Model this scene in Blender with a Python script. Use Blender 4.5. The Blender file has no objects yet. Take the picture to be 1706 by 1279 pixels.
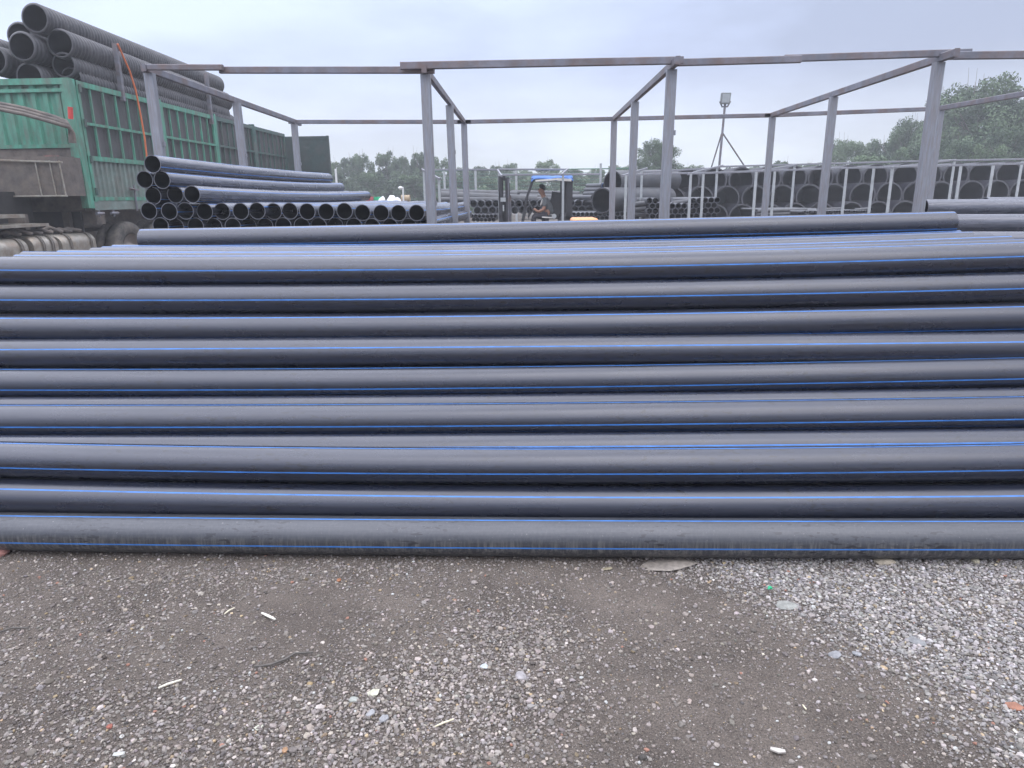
import bpy, bmesh, math, random
import numpy as np
from mathutils import Vector, Matrix
random.seed(7); rng = np.random.default_rng(7)
sc = bpy.context.scene
COL = sc.collection
# ------------------------------------------------------------------ camera
W0, H0, F0 = 1706.0, 1279.0, 1160.0
EYE = 1.62
PITCH = math.atan(310 / F0); YAW = math.radians(1.67); ROLL = .014
fwd = Vector((-math.sin(YAW) * math.cos(PITCH), math.cos(YAW) * math.cos(PITCH), -math.sin(PITCH)))
r0 = Vector((math.cos(YAW), math.sin(YAW), 0)); u0 = r0.cross(fwd)
CR = r0 * math.cos(ROLL) - u0 * math.sin(ROLL)
CU = r0 * math.sin(ROLL) + u0 * math.cos(ROLL)
cam = bpy.data.cameras.new('camera'); cam.sensor_width = 36; cam.lens = F0 / W0 * 36
cam.clip_start = .05; cam.clip_end = 3000
co = bpy.data.objects.new('camera', cam); COL.objects.link(co)
m = Matrix((CR, CU, -fwd)).transposed().to_4x4(); m.translation = (0, 0, EYE); co.matrix_world = m
sc.camera = co
sc.view_settings.view_transform = 'Standard'; sc.view_settings.look = 'None'
sc.view_settings.exposure = 0.0; sc.view_settings.gamma = 1
# ------------------------------------------------------------------ sky + sun
SUN_EL, SUN_AZ = math.radians(58), math.radians(150)     # behind the left shoulder, through cloud
w = bpy.data.worlds.new('World'); sc.world = w; w.use_nodes = True
nt = w.node_tree; nt.nodes.clear()
def N(nt, t, **k):
    n = nt.nodes.new(t)
    for a, b in k.items(): setattr(n, a, b)
    return n
sky = N(nt, 'ShaderNodeTexSky', sky_type='NISHITA', sun_disc=False, sun_elevation=SUN_EL, sun_rotation=SUN_AZ)
sky.air_density = 1.2; sky.dust_density = 3.0
bg1 = N(nt, 'ShaderNodeBackground'); bg1.inputs[1].default_value = .1
nt.links.new(sky.outputs[0], bg1.inputs[0])
tc = N(nt, 'ShaderNodeTexCoord'); sx = N(nt, 'ShaderNodeSeparateXYZ'); nt.links.new(tc.outputs['Generated'], sx.inputs[0])
ramp = N(nt, 'ShaderNodeValToRGB')
el = ramp.color_ramp.elements
el[0].position = 0; el[0].color = (.72, .78, .83, 1)
el[1].position = 1; el[1].color = (2.7, 2.8, 3.15, 1)
for p, c in ((.06, (.68, .74, .84, 1)), (.16, (.50, .575, .80, 1)), (.26, (.54, .63, .87, 1)), (.36, (1.15, 1.2, 1.42, 1)), (.55, (1.9, 1.98, 2.3, 1))):
    e = el.new(p); e.color = c
nt.links.new(sx.outputs[2], ramp.inputs[0])
mp = N(nt, 'ShaderNodeMapping'); mp.inputs['Scale'].default_value = (1.2, 1.2, 3.6); mp.inputs['Location'].default_value = (.35, .2, .1)
nt.links.new(tc.outputs['Generated'], mp.inputs[0])
nz = N(nt, 'ShaderNodeTexNoise'); nz.inputs['Scale'].default_value = 1.6; nz.inputs['Detail'].default_value = 5; nz.inputs['Roughness'].default_value = .5
nt.links.new(mp.outputs[0], nz.inputs[0])
mr = N(nt, 'ShaderNodeMapRange'); mr.inputs[1].default_value = .40; mr.inputs[2].default_value = .62; mr.inputs[3].default_value = .86; mr.inputs[4].default_value = 1.3
nt.links.new(nz.outputs[0], mr.inputs[0])
# the cloud is thinner towards the left of the yard
mr2 = N(nt, 'ShaderNodeMapRange'); mr2.inputs[1].default_value = -.6; mr2.inputs[2].default_value = .5; mr2.inputs[3].default_value = 1.36; mr2.inputs[4].default_value = 1.0
nt.links.new(sx.outputs[0], mr2.inputs[0])
mm = N(nt, 'ShaderNodeMath', operation='MULTIPLY'); nt.links.new(mr.outputs[0], mm.inputs[0]); nt.links.new(mr2.outputs[0], mm.inputs[1])
bg2 = N(nt, 'ShaderNodeBackground'); nt.links.new(ramp.outputs[0], bg2.inputs[0]); nt.links.new(mm.outputs[0], bg2.inputs[1])
mx = N(nt, 'ShaderNodeMixShader'); mx.inputs[0].default_value = .9
nt.links.new(bg1.outputs[0], mx.inputs[1]); nt.links.new(bg2.outputs[0], mx.inputs[2])
wo = N(nt, 'ShaderNodeOutputWorld'); nt.links.new(mx.outputs[0], wo.inputs[0])
sl = bpy.data.lights.new('sun', 'SUN'); sl.energy = .55; sl.angle = math.radians(45); sl.color = (1, .96, .9)
so = bpy.data.objects.new('sun', sl); COL.objects.link(so)
sd = Vector((math.sin(SUN_AZ) * math.cos(SUN_EL), math.cos(SUN_AZ) * math.cos(SUN_EL), math.sin(SUN_EL)))
so.rotation_euler = sd.to_track_quat('Z', 'Y').to_euler()

# ------------------------------------------------------------------ measuring helpers (photo pixel -> point at a real depth)
def ray(px, py): return fwd * F0 + CR * (px - 853) - CU * (py - 639.5)
def P(px, py, Y):
    r = ray(px, py); return Vector((0, 0, EYE)) + r * (Y / r.y)
def PX(px, py, X):
    r = ray(px, py); return Vector((0, 0, EYE)) + r * (X / r.x)
def PZ(px, py, z):
    r = ray(px, py); return Vector((0, 0, EYE)) + r * ((z - EYE) / r.z)

# ------------------------------------------------------------------ materials
def mat(name, col, rough=.6, metal=0, var=.15, scale=8, bump=0, bscale=60, spec=.5, dirt=None, dirt_scale=3, dirt_amt=.5, stretch=None, vcol=False):
    M = bpy.data.materials.new(name); M.use_nodes = True; t = M.node_tree
    b = t.nodes['Principled BSDF']; b.inputs['Roughness'].default_value = rough; b.inputs['Metallic'].default_value = metal
    b.inputs['Specular IOR Level'].default_value = spec
    tc = N(t, 'ShaderNodeTexCoord'); src = tc.outputs['Object']
    if stretch:
        mp = N(t, 'ShaderNodeMapping'); mp.inputs['Scale'].default_value = stretch; t.links.new(src, mp.inputs[0]); src = mp.outputs[0]
    nz = N(t, 'ShaderNodeTexNoise'); nz.inputs['Scale'].default_value = scale; nz.inputs['Detail'].default_value = 6; nz.inputs['Roughness'].default_value = .6
    t.links.new(src, nz.inputs[0])
    r = N(t, 'ShaderNodeMapRange'); r.inputs[1].default_value = .3; r.inputs[2].default_value = .7; r.inputs[3].default_value = 1 - var; r.inputs[4].default_value = 1 + var
    t.links.new(nz.outputs[0], r.inputs[0])
    vm = N(t, 'ShaderNodeVectorMath', operation='SCALE')
    if vcol:
        at = N(t, 'ShaderNodeAttribute', attribute_name='Col'); t.links.new(at.outputs['Color'], vm.inputs[0])
    else: vm.inputs[0].default_value = col[:3]
    t.links.new(r.outputs[0], vm.inputs['Scale']); out = vm.outputs[0]
    if dirt:
        n2 = N(t, 'ShaderNodeTexNoise'); n2.inputs['Scale'].default_value = dirt_scale; n2.inputs['Detail'].default_value = 8; n2.inputs['Roughness'].default_value = .7
        t.links.new(src, n2.inputs[0])
        r2 = N(t, 'ShaderNodeMapRange'); r2.inputs[1].default_value = .42; r2.inputs[2].default_value = .68; r2.inputs[4].default_value = dirt_amt
        t.links.new(n2.outputs[0], r2.inputs[0])
        mi = N(t, 'ShaderNodeMix', data_type='RGBA'); t.links.new(r2.outputs[0], mi.inputs['Factor']); t.links.new(out, mi.inputs['A']); mi.inputs['B'].default_value = (*dirt, 1)
        out = mi.outputs['Result']
    t.links.new(out, b.inputs['Base Color'])
    if bump:
        n3 = N(t, 'ShaderNodeTexNoise'); n3.inputs['Scale'].default_value = bscale; n3.inputs['Detail'].default_value = 4; t.links.new(src, n3.inputs[0])
        bp = N(t, 'ShaderNodeBump'); bp.inputs['Strength'].default_value = bump; bp.inputs['Distance'].default_value = .01
        t.links.new(n3.outputs[0], bp.inputs['Height']); t.links.new(bp.outputs[0], b.inputs['Normal'])
    return M

def pipe_material(name, col, dust_glare, rough, flecks, mud, ax=0):
    """black polyethylene with a thin dusty film (lightened as painted glare on far and crosswise pipes), rain flecks and scuffs along the pipe"""
    M = bpy.data.materials.new(name); M.use_nodes = True; t = M.node_tree
    b = t.nodes['Principled BSDF']; b.inputs['Roughness'].default_value = rough; b.inputs['Specular IOR Level'].default_value = 1.0; b.inputs['Specular Tint'].default_value = (.95, .95, 1, 1)
    tc = N(t, 'ShaderNodeTexCoord'); oi = N(t, 'ShaderNodeObjectInfo')
    def noise(sc3, s, d=5, ro=.6):
        mp = N(t, 'ShaderNodeMapping'); mp.inputs['Scale'].default_value = sc3; t.links.new(tc.outputs['Object'], mp.inputs[0])
        ad = N(t, 'ShaderNodeVectorMath', operation='ADD'); t.links.new(mp.outputs[0], ad.inputs[0]); t.links.new(oi.outputs['Random'], ad.inputs[1])
        n = N(t, 'ShaderNodeTexNoise'); n.inputs['Scale'].default_value = s; n.inputs['Detail'].default_value = d; n.inputs['Roughness'].default_value = ro
        t.links.new(ad.outputs[0], n.inputs[0]); return n.outputs[0]
    def rng_(x, a, b_, c, d):
        r = N(t, 'ShaderNodeMapRange'); r.inputs[1].default_value = a; r.inputs[2].default_value = b_; r.inputs[3].default_value = c; r.inputs[4].default_value = d
        t.links.new(x, r.inputs[0]); return r.outputs[0]
    def mix(f, a, bcol):
        mi = N(t, 'ShaderNodeMix', data_type='RGBA'); t.links.new(f, mi.inputs['Factor'])
        if isinstance(a, tuple): mi.inputs['A'].default_value = (*a, 1)
        else: t.links.new(a, mi.inputs['A'])
        mi.inputs['B'].default_value = (*bcol, 1); return mi.outputs['Result']
    streak = noise((.8, 22, 22) if ax == 0 else (5, .4, 5), 6)
    out = mix(rng_(streak, .35, .75, .0, .75), col, dust_glare)
    if mud:
        m1 = noise((26, 26, 1.6), 3, 6, .75); sz = N(t, 'ShaderNodeSeparateXYZ'); t.links.new(tc.outputs['Object'], sz.inputs[0]); mz = N(t, 'ShaderNodeMath', operation='MULTIPLY'); t.links.new(rng_(m1, .45, .62, 0, .75), mz.inputs[0]); t.links.new(rng_(sz.outputs[2], .035, -.02, .12, 1), mz.inputs[1]); out = mix(mz.outputs[0], out, (.17, .165, .155))
        m2 = noise((1, 1, 1), 90, 2, .5); out = mix(rng_(m2, .70, .76, 0, .6), out, (.2, .19, .18))
    if flecks:
        f1 = noise((14, 46, 46), 1.6, 2, .4); f2 = noise((1.2, 1, 1), 2.2, 2, .5)
        mu = N(t, 'ShaderNodeMath', operation='MULTIPLY'); t.links.new(rng_(f1, .615, .63, 0, 1), mu.inputs[0]); t.links.new(rng_(f2, .42, .55, 0, 1), mu.inputs[1])
        out = mix(mu.outputs[0], out, (.004, .004, .006))
    t.links.new(out, b.inputs['Base Color'])
    big = noise((1, 3, 3), 3, 4); t.links.new(rng_(big, .3, .7, rough - .04, rough + .07), b.inputs['Roughness'])
    bp = N(t, 'ShaderNodeBump'); bp.inputs['Strength'].default_value = .02; bp.inputs['Distance'].default_value = .002
    t.links.new(noise((.6, 30, 30) if ax == 0 else (4, .3, 4), 9, 3), bp.inputs['Height']); t.links.new(bp.outputs[0], b.inputs['Normal'])
    return M
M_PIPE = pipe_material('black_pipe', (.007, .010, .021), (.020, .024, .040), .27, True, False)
M_PIPE_FAR = pipe_material('black_pipe_far', (.02, .024, .036), (.13, .135, .17), .22, False, False, 1)  # film colour lifted beyond real dust: bright sky glare painted into the pipes
M_PIPE_CROSS = pipe_material('black_pipe_crosswise', (.04, .045, .06), (.17, .175, .21), .25, False, False)  # pale film stands in for whitish glare along the crosswise pipe tops
M_PIPE_MUD = pipe_material('muddy_pipe', (.018, .021, .027), (.042, .045, .052), .4, True, True)
M_BLUE = mat('blue_stripe', (.04, .18, .52), .45, var=.35, scale=12, stretch=(1, 12, 12))
M_BORE = mat('pipe_bore', (.008, .009, .014), .7, var=.2, spec=.12)
M_CUT = mat('pipe_cut_end', (.11, .115, .135), .5, var=.2)
M_CORR = mat('corrugated_black', (.045, .045, .052), .5, var=.25, dirt=(.12, .11, .11), dirt_scale=2, dirt_amt=.4)
M_BIG = mat('big_black_pipe', (.02, .02, .028), .5, var=.25, scale=3, dirt=(.04, .038, .042), dirt_scale=1.2, dirt_amt=.4, spec=.2)
M_STEEL = mat('galvanised_steel', (.25, .265, .30), .5, metal=.35, var=.14, scale=5, stretch=(14, 14, 1.2), dirt=(.2, .13, .09), dirt_scale=4, dirt_amt=.4)
M_STEELR = mat('weathered_beam', (.17, .175, .205), .55, metal=.3, var=.3, scale=4, dirt=(.17, .10, .07), dirt_scale=3.5, dirt_amt=.7)
M_GREEN = mat('green_paint', (.07, .27, .19), .6, var=.35, scale=4, dirt=(.13, .125, .105), dirt_scale=2.5, dirt_amt=.85, stretch=(2, 2, .5))
M_GREEND = mat('dark_green_paint', (.04, .10, .085), .6, var=.25, scale=4, dirt=(.12, .10, .095), dirt_scale=2.5, dirt_amt=.7)
M_SHEET = mat('rusty_sheet', (.075, .068, .072), .7, var=.3, scale=3, dirt=(.06, .085, .078), dirt_scale=2, dirt_amt=.8, stretch=(1, 1.5, .7))
M_GSHEET = mat('grey_green_sheet', (.15, .2, .18), .6, var=.25, scale=4, dirt=(.15, .13, .11), dirt_scale=3, dirt_amt=.6)
M_CHASSIS = mat('dirty_chassis', (.1, .088, .08), .8, var=.35, scale=5, dirt=(.2, .16, .13), dirt_scale=4, dirt_amt=.7, bump=.3)
M_DARK = mat('dark_metal', (.035, .034, .036), .6, var=.3)
M_TYRE = mat('dusty_tyre', (.06, .057, .054), .85, var=.25, scale=10, dirt=(.2, .17, .14), dirt_scale=5, dirt_amt=.7)
M_RIM = mat('dusty_rim', (.22, .19, .17), .7, var=.3, dirt=(.12, .09, .07), dirt_amt=.6)
M_TANK = mat('muddy_aluminium', (.36, .34, .3), .45, metal=.5, var=.3, scale=6, dirt=(.24, .18, .13), dirt_scale=4, dirt_amt=.85)
M_STRAP = mat('tank_strap', (.16, .14, .12), .6, var=.3)
M_RED = mat('red_paint', (.5, .05, .04), .5)
M_ORANGE = mat('orange_strap', (.62, .16, .06), .7)
M_ORANGEP = mat('orange_plastic', (.75, .32, .12), .5, var=.1)
M_WHITE = mat('white_plastic', (.7, .7, .69), .5, var=.1)
M_GREENP = mat('green_plastic', (.03, .42, .2), .5)
M_TARP = mat('blue_tarp', (.05, .15, .42), .5, var=.2, bump=.3, bscale=20)
M_LIFT = mat('dark_forklift', (.025, .025, .03), .5, var=.3)
M_GLASSY = mat('lamp_glass', (.3, .32, .33), .2, var=.1)
M_LAMP = mat('lamp_casing', (.14, .15, .15), .5)
M_SKIN = mat('skin', (.35, .18, .12), .6, var=.05)
M_HAIR = mat('black_hair', (.012, .01, .01), .6)
M_SHIRT = mat('grey_shirt', (.13, .14, .145), .9, var=.15, scale=20)
M_COLLAR = mat('pale_towel', (.6, .58, .55), .9)
M_TROUSER = mat('dark_trousers', (.05, .045, .055), .9)
M_NET = mat('green_net_wire', (.1, .2, .15), .7)
M_BARK = mat('bark', (.12, .1, .085), .9, var=.3, bump=.4)
M_PALE = mat('pale_post', (.36, .38, .39), .6)

# ------------------------------------------------------------------ object helpers
def link(o, parent=None):
    COL.objects.link(o)
    if parent is not None: o.parent = parent
    return o
def tag(o, label=None, cat=None, group=None, kind=None):
    if label: o['label'] = label
    if cat: o['category'] = cat
    if group: o['group'] = group
    if kind: o['kind'] = kind
    return o
def empty(name, loc, label=None, cat=None, group=None):
    o = bpy.data.objects.new(name, None); o.location = loc; o.empty_display_size = .1; COL.objects.link(o)
    return tag(o, label, cat, group)
class MB:
    """collects shapes (world space) and links them as ONE mesh"""
    def __init__(s): s.v = []; s.f = []; s.mi = []; s.sm = []; s.cur = 0
    def add(s, vs, fs, smooth=False, mi=None):
        b = len(s.v); s.v += [tuple(v) for v in vs]; s.f += [tuple(i + b for i in f) for f in fs]
        s.mi += [s.cur if mi is None else mi] * len(fs); s.sm += [smooth] * len(fs)
    def box(s, a, b):
        x0, x1 = sorted((a[0], b[0])); y0, y1 = sorted((a[1], b[1])); z0, z1 = sorted((a[2], b[2]))
        s.add([(x0, y0, z0), (x1, y0, z0), (x1, y1, z0), (x0, y1, z0), (x0, y0, z1), (x1, y0, z1), (x1, y1, z1), (x0, y1, z1)],
              [(0, 3, 2, 1), (4, 5, 6, 7), (0, 1, 5, 4), (1, 2, 6, 5), (2, 3, 7, 6), (3, 0, 4, 7)])
    def bar(s, p, q, w, h=None, up=Vector((0, 0, 1)), bev=.12):
        """bevelled rectangular tube between two points"""
        h = h or w; p = Vector(p); q = Vector(q); d = (q - p).normalized()
        if abs(d.dot(up)) > .95: up = Vector((0, 1, 0))
        sd = d.cross(up).normalized(); u = sd.cross(d)
        k = min(w, h) * bev; pts = []
        for a, b in ((w/2 - k, h/2), (w/2, h/2 - k), (w/2, -h/2 + k), (w/2 - k, -h/2), (-w/2 + k, -h/2), (-w/2, -h/2 + k), (-w/2, h/2 - k), (-w/2 + k, h/2)):
            pts.append(sd * a + u * b)
        vs = [p + t for t in pts] + [q + t for t in pts]
        fs = [(i, (i + 1) % 8, 8 + (i + 1) % 8, 8 + i) for i in range(8)] + [tuple(range(7, -1, -1)), tuple(range(8, 16))]
        s.add(vs, fs)
    def rod(s, pts, r, n=10, cap=True):
        pts = [Vector(p) for p in pts]; vs = []; prev = None
        rs = r if isinstance(r, (list, tuple)) else [r] * len(pts)
        for i, p in enumerate(pts):
            d = (pts[min(i + 1, len(pts) - 1)] - pts[max(i - 1, 0)]).normalized()
            if prev is None: a = d.orthogonal().normalized()
            else: a = (prev - d * prev.dot(d)).normalized()
            prev = a; b = d.cross(a)
            vs += [p + (a * math.cos(t) + b * math.sin(t)) * rs[i] for t in (2 * math.pi * k / n for k in range(n))]
        fs = []
        for i in range(len(pts) - 1):
            for k in range(n): fs.append((i*n + k, i*n + (k+1) % n, (i+1)*n + (k+1) % n, (i+1)*n + k))
        s.add(vs, fs, True)
        if cap:
            L = len(pts) - 1
            s.add([vs[k] for k in range(n)], [tuple(range(n))]); s.add([vs[L*n + k] for k in range(n)], [tuple(range(n))])
    def build(s, name, mats, parent=None, origin=None):
        me = bpy.data.meshes.new(name)
        if not isinstance(mats, (list, tuple)): mats = [mats]
        o_ = Vector(origin) if origin is not None else Vector((0, 0, 0))
        off = (parent.matrix_world_offset if False else Vector((0, 0, 0)))
        if parent is not None:
            p = parent
            while p is not None: off += p.location; p = p.parent
        loc = o_ if origin is not None else Vector((0, 0, 0))
        if parent is None: base = loc; oloc = loc
        else: base = loc if origin is not None else off; oloc = base - off
        me.from_pydata([(v[0] - base[0], v[1] - base[1], v[2] - base[2]) for v in s.v], [], s.f)
        for m_ in mats: me.materials.append(m_)
        me.polygons.foreach_set('material_index', s.mi); me.polygons.foreach_set('use_smooth', s.sm); me.update()
        o = bpy.data.objects.new(name, me); o.location = oloc
        return link(o, parent)

def tube(mb, path, R, wall=.011, stripes=None, sw=3.0, nseg=40, bore_depth=None, toward=None, mats=(0, 1, 2, 3), twist=0, ribs=None):
    """hollow pipe along path; stripes = phase in degrees (0 = towards the photographer, + up), four at 90 degrees"""
    path = [Vector(p) for p in path]
    ang = sorted(set(round(i * 360 / nseg, 3) for i in range(nseg)))
    st = []
    if stripes is not None:
        st = [(stripes + k * 90) % 360 for k in range(4)]
        ang = [a for a in ang if all(min(abs(a - s_), 360 - abs(a - s_)) > sw * .9 for s_ in st)]
        for s_ in st: ang += [(s_ - sw/2) % 360, (s_ + sw/2) % 360]
        ang = sorted(ang)
    n = len(ang); Ls = []
    tot = 0; Lc = [0]
    for i in range(1, len(path)): tot += (path[i] - path[i-1]).length; Lc.append(tot)
    vo, vi = [], []
    for i, p in enumerate(path):
        d = (path[min(i+1, len(path)-1)] - path[max(i-1, 0)]).normalized()
        up = Vector((0, 0, 1)); up = (up - d * up.dot(d)).normalized(); sd = up.cross(d)
        nv = sd if toward is None else sd
        if nv.y > 0 and abs(nv.y) > .2: nv = -nv
        rr = R if ribs is None else R * ribs[i]
        for a in ang:
            t = math.radians(a + twist * (Lc[i] - tot/2)); e = nv * math.cos(t) + up * math.sin(t)
            vo.append(p + e * rr); vi.append(p + e * (R - wall if ribs is None else R * .84))
    fo, mo = [], []
    for i in range(len(path) - 1):
        for k in range(n):
            k2 = (k + 1) % n; fo.append((i*n + k, i*n + k2, (i+1)*n + k2, (i+1)*n + k))
            mid = (ang[k] + ((ang[k2] - ang[k]) % 360) / 2) % 360
            mo.append(mats[1] if any(min(abs(mid - s_), 360 - abs(mid - s_)) < .6 for s_ in st) else mats[0])
    b = len(mb.v); mb.v += [tuple(v) for v in vo]; mb.f += [tuple(i + b for i in f) for f in fo]; mb.mi += mo; mb.sm += [True] * len(fo)
    fi = [tuple(reversed(f)) for f in fo]; mb.add(vi, fi, True, mats[2])
    L = len(path) - 1
    for e, rev in ((0, False), (L, True)):
        rp = vo[e*n:(e+1)*n] + vi[e*n:(e+1)*n]
        mb.add(rp, [(k, (k+1) % n, n + (k+1) % n, n + k) for k in range(n)], False, mats[3])
    # closing disc deep inside so that no light shines through
    c = len(path) // 2; mb.add([vi[c*n + k] for k in range(n)], [tuple(range(n))], False, mats[2])
PIPE_MATS = [M_PIPE, M_BLUE, M_BORE, M_CUT]
ORD = ['first', 'second', 'third', 'fourth', 'fifth', 'sixth', 'seventh', 'eighth', 'ninth', 'tenth', 'eleventh', 'twelfth', 'thirteenth', 'fourteenth', 'fifteenth', 'sixteenth', 'seventeenth', 'eighteenth', 'nineteenth', 'twentieth',
       'twenty-first', 'twenty-second', 'twenty-third', 'twenty-fourth', 'twenty-fifth', 'twenty-sixth', 'twenty-seventh', 'twenty-eighth', 'twenty-ninth', 'thirtieth', 'thirty-first', 'thirty-second']

#PART_GROUND
# ------------------------------------------------------------------ ground
def smooth_noise(x, y, seed=0):
    r = np.random.default_rng(seed); z = 0
    for k in range(7):
        a = r.uniform(0, 2*np.pi); f = r.uniform(1.2, 5.0) * (1 if k < 4 else 3); ph = r.uniform(0, 6.28)
        z = z + np.sin(f * (x*np.cos(a) + y*np.sin(a)) + ph) * (1 if k < 4 else .3)
    return z / 4
def ground_h(x, y):
    near = np.clip(1 - np.hypot(x, y - 2.2) / 6.0, 0, 1)
    return near * (.012 * smooth_noise(x, y, 3)) - .006
xs = np.concatenate([-np.geomspace(700, 3.6, 26), np.arange(-3.5, 3.51, .045), np.geomspace(3.6, 700, 26)])
ys = np.concatenate([-np.geomspace(60, .6, 10), np.arange(.5, 3.6, .045), np.geomspace(3.7, 900, 34)])
gx, gy = np.meshgrid(xs, ys); gz = ground_h(gx, gy)
nx, ny = len(xs), len(ys)
vs = np.stack([gx.ravel(), gy.ravel(), gz.ravel()], 1)
idx = np.arange(nx*ny).reshape(ny, nx)
fs = np.stack([idx[:-1, :-1].ravel(), idx[:-1, 1:].ravel(), idx[1:, 1:].ravel(), idx[1:, :-1].ravel()], 1)
def np_mesh(name, vs, fs, mats, smooth=False, cols=None):
    me = bpy.data.meshes.new(name); me.vertices.add(len(vs)); me.vertices.foreach_set('co', vs.astype(np.float32).ravel())
    k = fs.shape[1]; me.loops.add(fs.size); me.loops.foreach_set('vertex_index', fs.astype(np.int32).ravel())
    me.polygons.add(len(fs)); me.polygons.foreach_set('loop_start', np.arange(0, fs.size, k, dtype=np.int32)); me.polygons.foreach_set('loop_total', np.full(len(fs), k, dtype=np.int32))
    me.polygons.foreach_set('use_smooth', np.full(len(fs), smooth))
    for m_ in mats: me.materials.append(m_)
    me.update(calc_edges=True)
    if cols is not None:
        ca = me.color_attributes.new('Col', 'FLOAT_COLOR', 'POINT'); ca.data.foreach_set('color', np.concatenate([cols, np.ones((len(cols), 1))], 1).astype(np.float32).ravel())
    me.validate()
    return me
def ground_material():
    M = bpy.data.materials.new('yard_dirt'); M.use_nodes = True; t = M.node_tree; b = t.nodes['Principled BSDF']
    b.inputs['Roughness'].default_value = .9; b.inputs['Specular IOR Level'].default_value = .25
    tc = N(t, 'ShaderNodeTexCoord')
    def noise(s, d=6, ro=.65):
        n = N(t, 'ShaderNodeTexNoise'); n.inputs['Scale'].default_value = s; n.inputs['Detail'].default_value = d; n.inputs['Roughness'].default_value = ro
        t.links.new(tc.outputs['Object'], n.inputs[0]); return n.outputs[0]
    r = N(t, 'ShaderNodeValToRGB'); t.links.new(noise(2.2, 8, .7), r.inputs[0]); e = r.color_ramp.elements
    e[0].position = .32; e[0].color = (.075, .062, .053, 1); e[1].position = .68; e[1].color = (.155, .129, .109, 1)
    n2 = N(t, 'ShaderNodeMapRange'); n2.inputs[1].default_value = .3; n2.inputs[2].default_value = .7; n2.inputs[3].default_value = .4; n2.inputs[4].default_value = 1.7
    t.links.new(noise(170, 3, .8), n2.inputs[0])
    v = N(t, 'ShaderNodeVectorMath', operation='SCALE'); t.links.new(r.outputs[0], v.inputs[0]); t.links.new(n2.outputs[0], v.inputs['Scale'])
    # fine pale grit
    vo = N(t, 'ShaderNodeTexVoronoi'); vo.inputs['Scale'].default_value = 190; t.links.new(tc.outputs['Object'], vo.inputs[0])
    gr = N(t, 'ShaderNodeMapRange'); gr.inputs[1].default_value = .30; gr.inputs[2].default_value = .18; gr.inputs[3].default_value = 0; gr.inputs[4].default_value = 1; t.links.new(vo.outputs['Distance'], gr.inputs[0])
    sel = N(t, 'ShaderNodeSeparateColor'); t.links.new(vo.outputs['Color'], sel.inputs[0])
    g2 = N(t, 'ShaderNodeMapRange'); g2.inputs[1].default_value = .55; g2.inputs[2].default_value = .95; g2.inputs[4].default_value = .7; t.links.new(sel.outputs[0], g2.inputs[0])
    mu = N(t, 'ShaderNodeMath', operation='MULTIPLY'); t.links.new(gr.outputs[0], mu.inputs[0]); t.links.new(g2.outputs[0], mu.inputs[1])
    mi = N(t, 'ShaderNodeMix', data_type='RGBA'); t.links.new(mu.outputs[0], mi.inputs['Factor']); t.links.new(v.outputs[0], mi.inputs['A']); mi.inputs['B'].default_value = (.27, .25, .23, 1)
    t.links.new(mi.outputs['Result'], b.inputs['Base Color'])
    bp = N(t, 'ShaderNodeBump'); bp.inputs['Strength'].default_value = 1.0; bp.inputs['Distance'].default_value = .009
    ad = N(t, 'ShaderNodeMath', operation='ADD'); t.links.new(noise(90, 5, .75), ad.inputs[0]); t.links.new(mu.outputs[0], ad.inputs[1])
    t.links.new(ad.outputs[0], bp.inputs['Height']); t.links.new(bp.outputs[0], b.inputs['Normal'])
    return M
M_GROUND = ground_material()
g = bpy.data.objects.new('ground', np_mesh('ground', vs, fs, [M_GROUND], True)); link(g); tag(g, kind='structure')

# gravel: loose stones, denser in the patches the yard has
ICO = None
def ico(sub):
    bm = bmesh.new(); bmesh.ops.create_icosphere(bm, subdivisions=sub, radius=1)
    v = np.array([tuple(x.co) for x in bm.verts]); f = np.array([[y.index for y in x.verts] for x in bm.faces]); bm.free(); return v, f
iv, if_ = ico(1)
ov = np.array([(1,0,0),(-1,0,0),(0,1,0),(0,-1,0),(0,0,1),(0,0,-1)], float)
of = np.array([(0,2,4),(2,1,4),(1,3,4),(3,0,4),(2,0,5),(1,2,5),(3,1,5),(0,3,5)])
def G(px, py): v = PZ(px, py, 0); return (v.x, v.y)
EDGE = [G(*p) for p in ((1130, 935), (1290, 1010), (1390, 1080), (1500, 1130), (1590, 1200), (1640, 1279), (1660, 1340))]
def right_patch(x, y):
    ex = np.interp(y, [e[1] for e in EDGE][::-1], [e[0] for e in EDGE][::-1]); return np.clip((x - ex) / .42 + .45, 0, 1)
def blob(x, y, px, py, rx, ry):
    c = G(px, py); return np.exp(-(((x - c[0]) / rx)**2 + ((y - c[1]) / ry)**2))
def density(x, y):
    d = .25 + .16 * np.clip(smooth_noise(x*1.3, y*1.3, 11), -1, 1)
    d = d + .8 * right_patch(x, y)
    d = d + .95 * blob(x, y, 740, 1160, .34, .24) + .6 * blob(x, y, 870, 1060, .22, .16) + .4 * blob(x, y, 1120, 960, .2, .07) + .5 * blob(x, y, 620, 1250, .5, .15) + .42 * blob(x, y, 400, 1200, .7, .25) + .3 * blob(x, y, 100, 1230, .5, .25)
    d = d + .5 * blob(x, y, 420, 955, .45, .10) + .45 * blob(x, y, 640, 950, .35, .08) + .25 * blob(x, y, 100, 1060, .5, .3) + .3 * blob(x, y, 830, 1040, .35, .2)
    d = d * (1 - .65 * blob(x, y, 1050, 1000, .35, .2)) * (1 - .5 * blob(x, y, 1250, 1200, .42, .22)) * (1 - .6 * blob(x, y, 500, 1010, .18, .2)) * (1 - .5 * blob(x, y, 940, 960, .5, .07))
    return np.clip(d, .02, 1.0)
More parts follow.
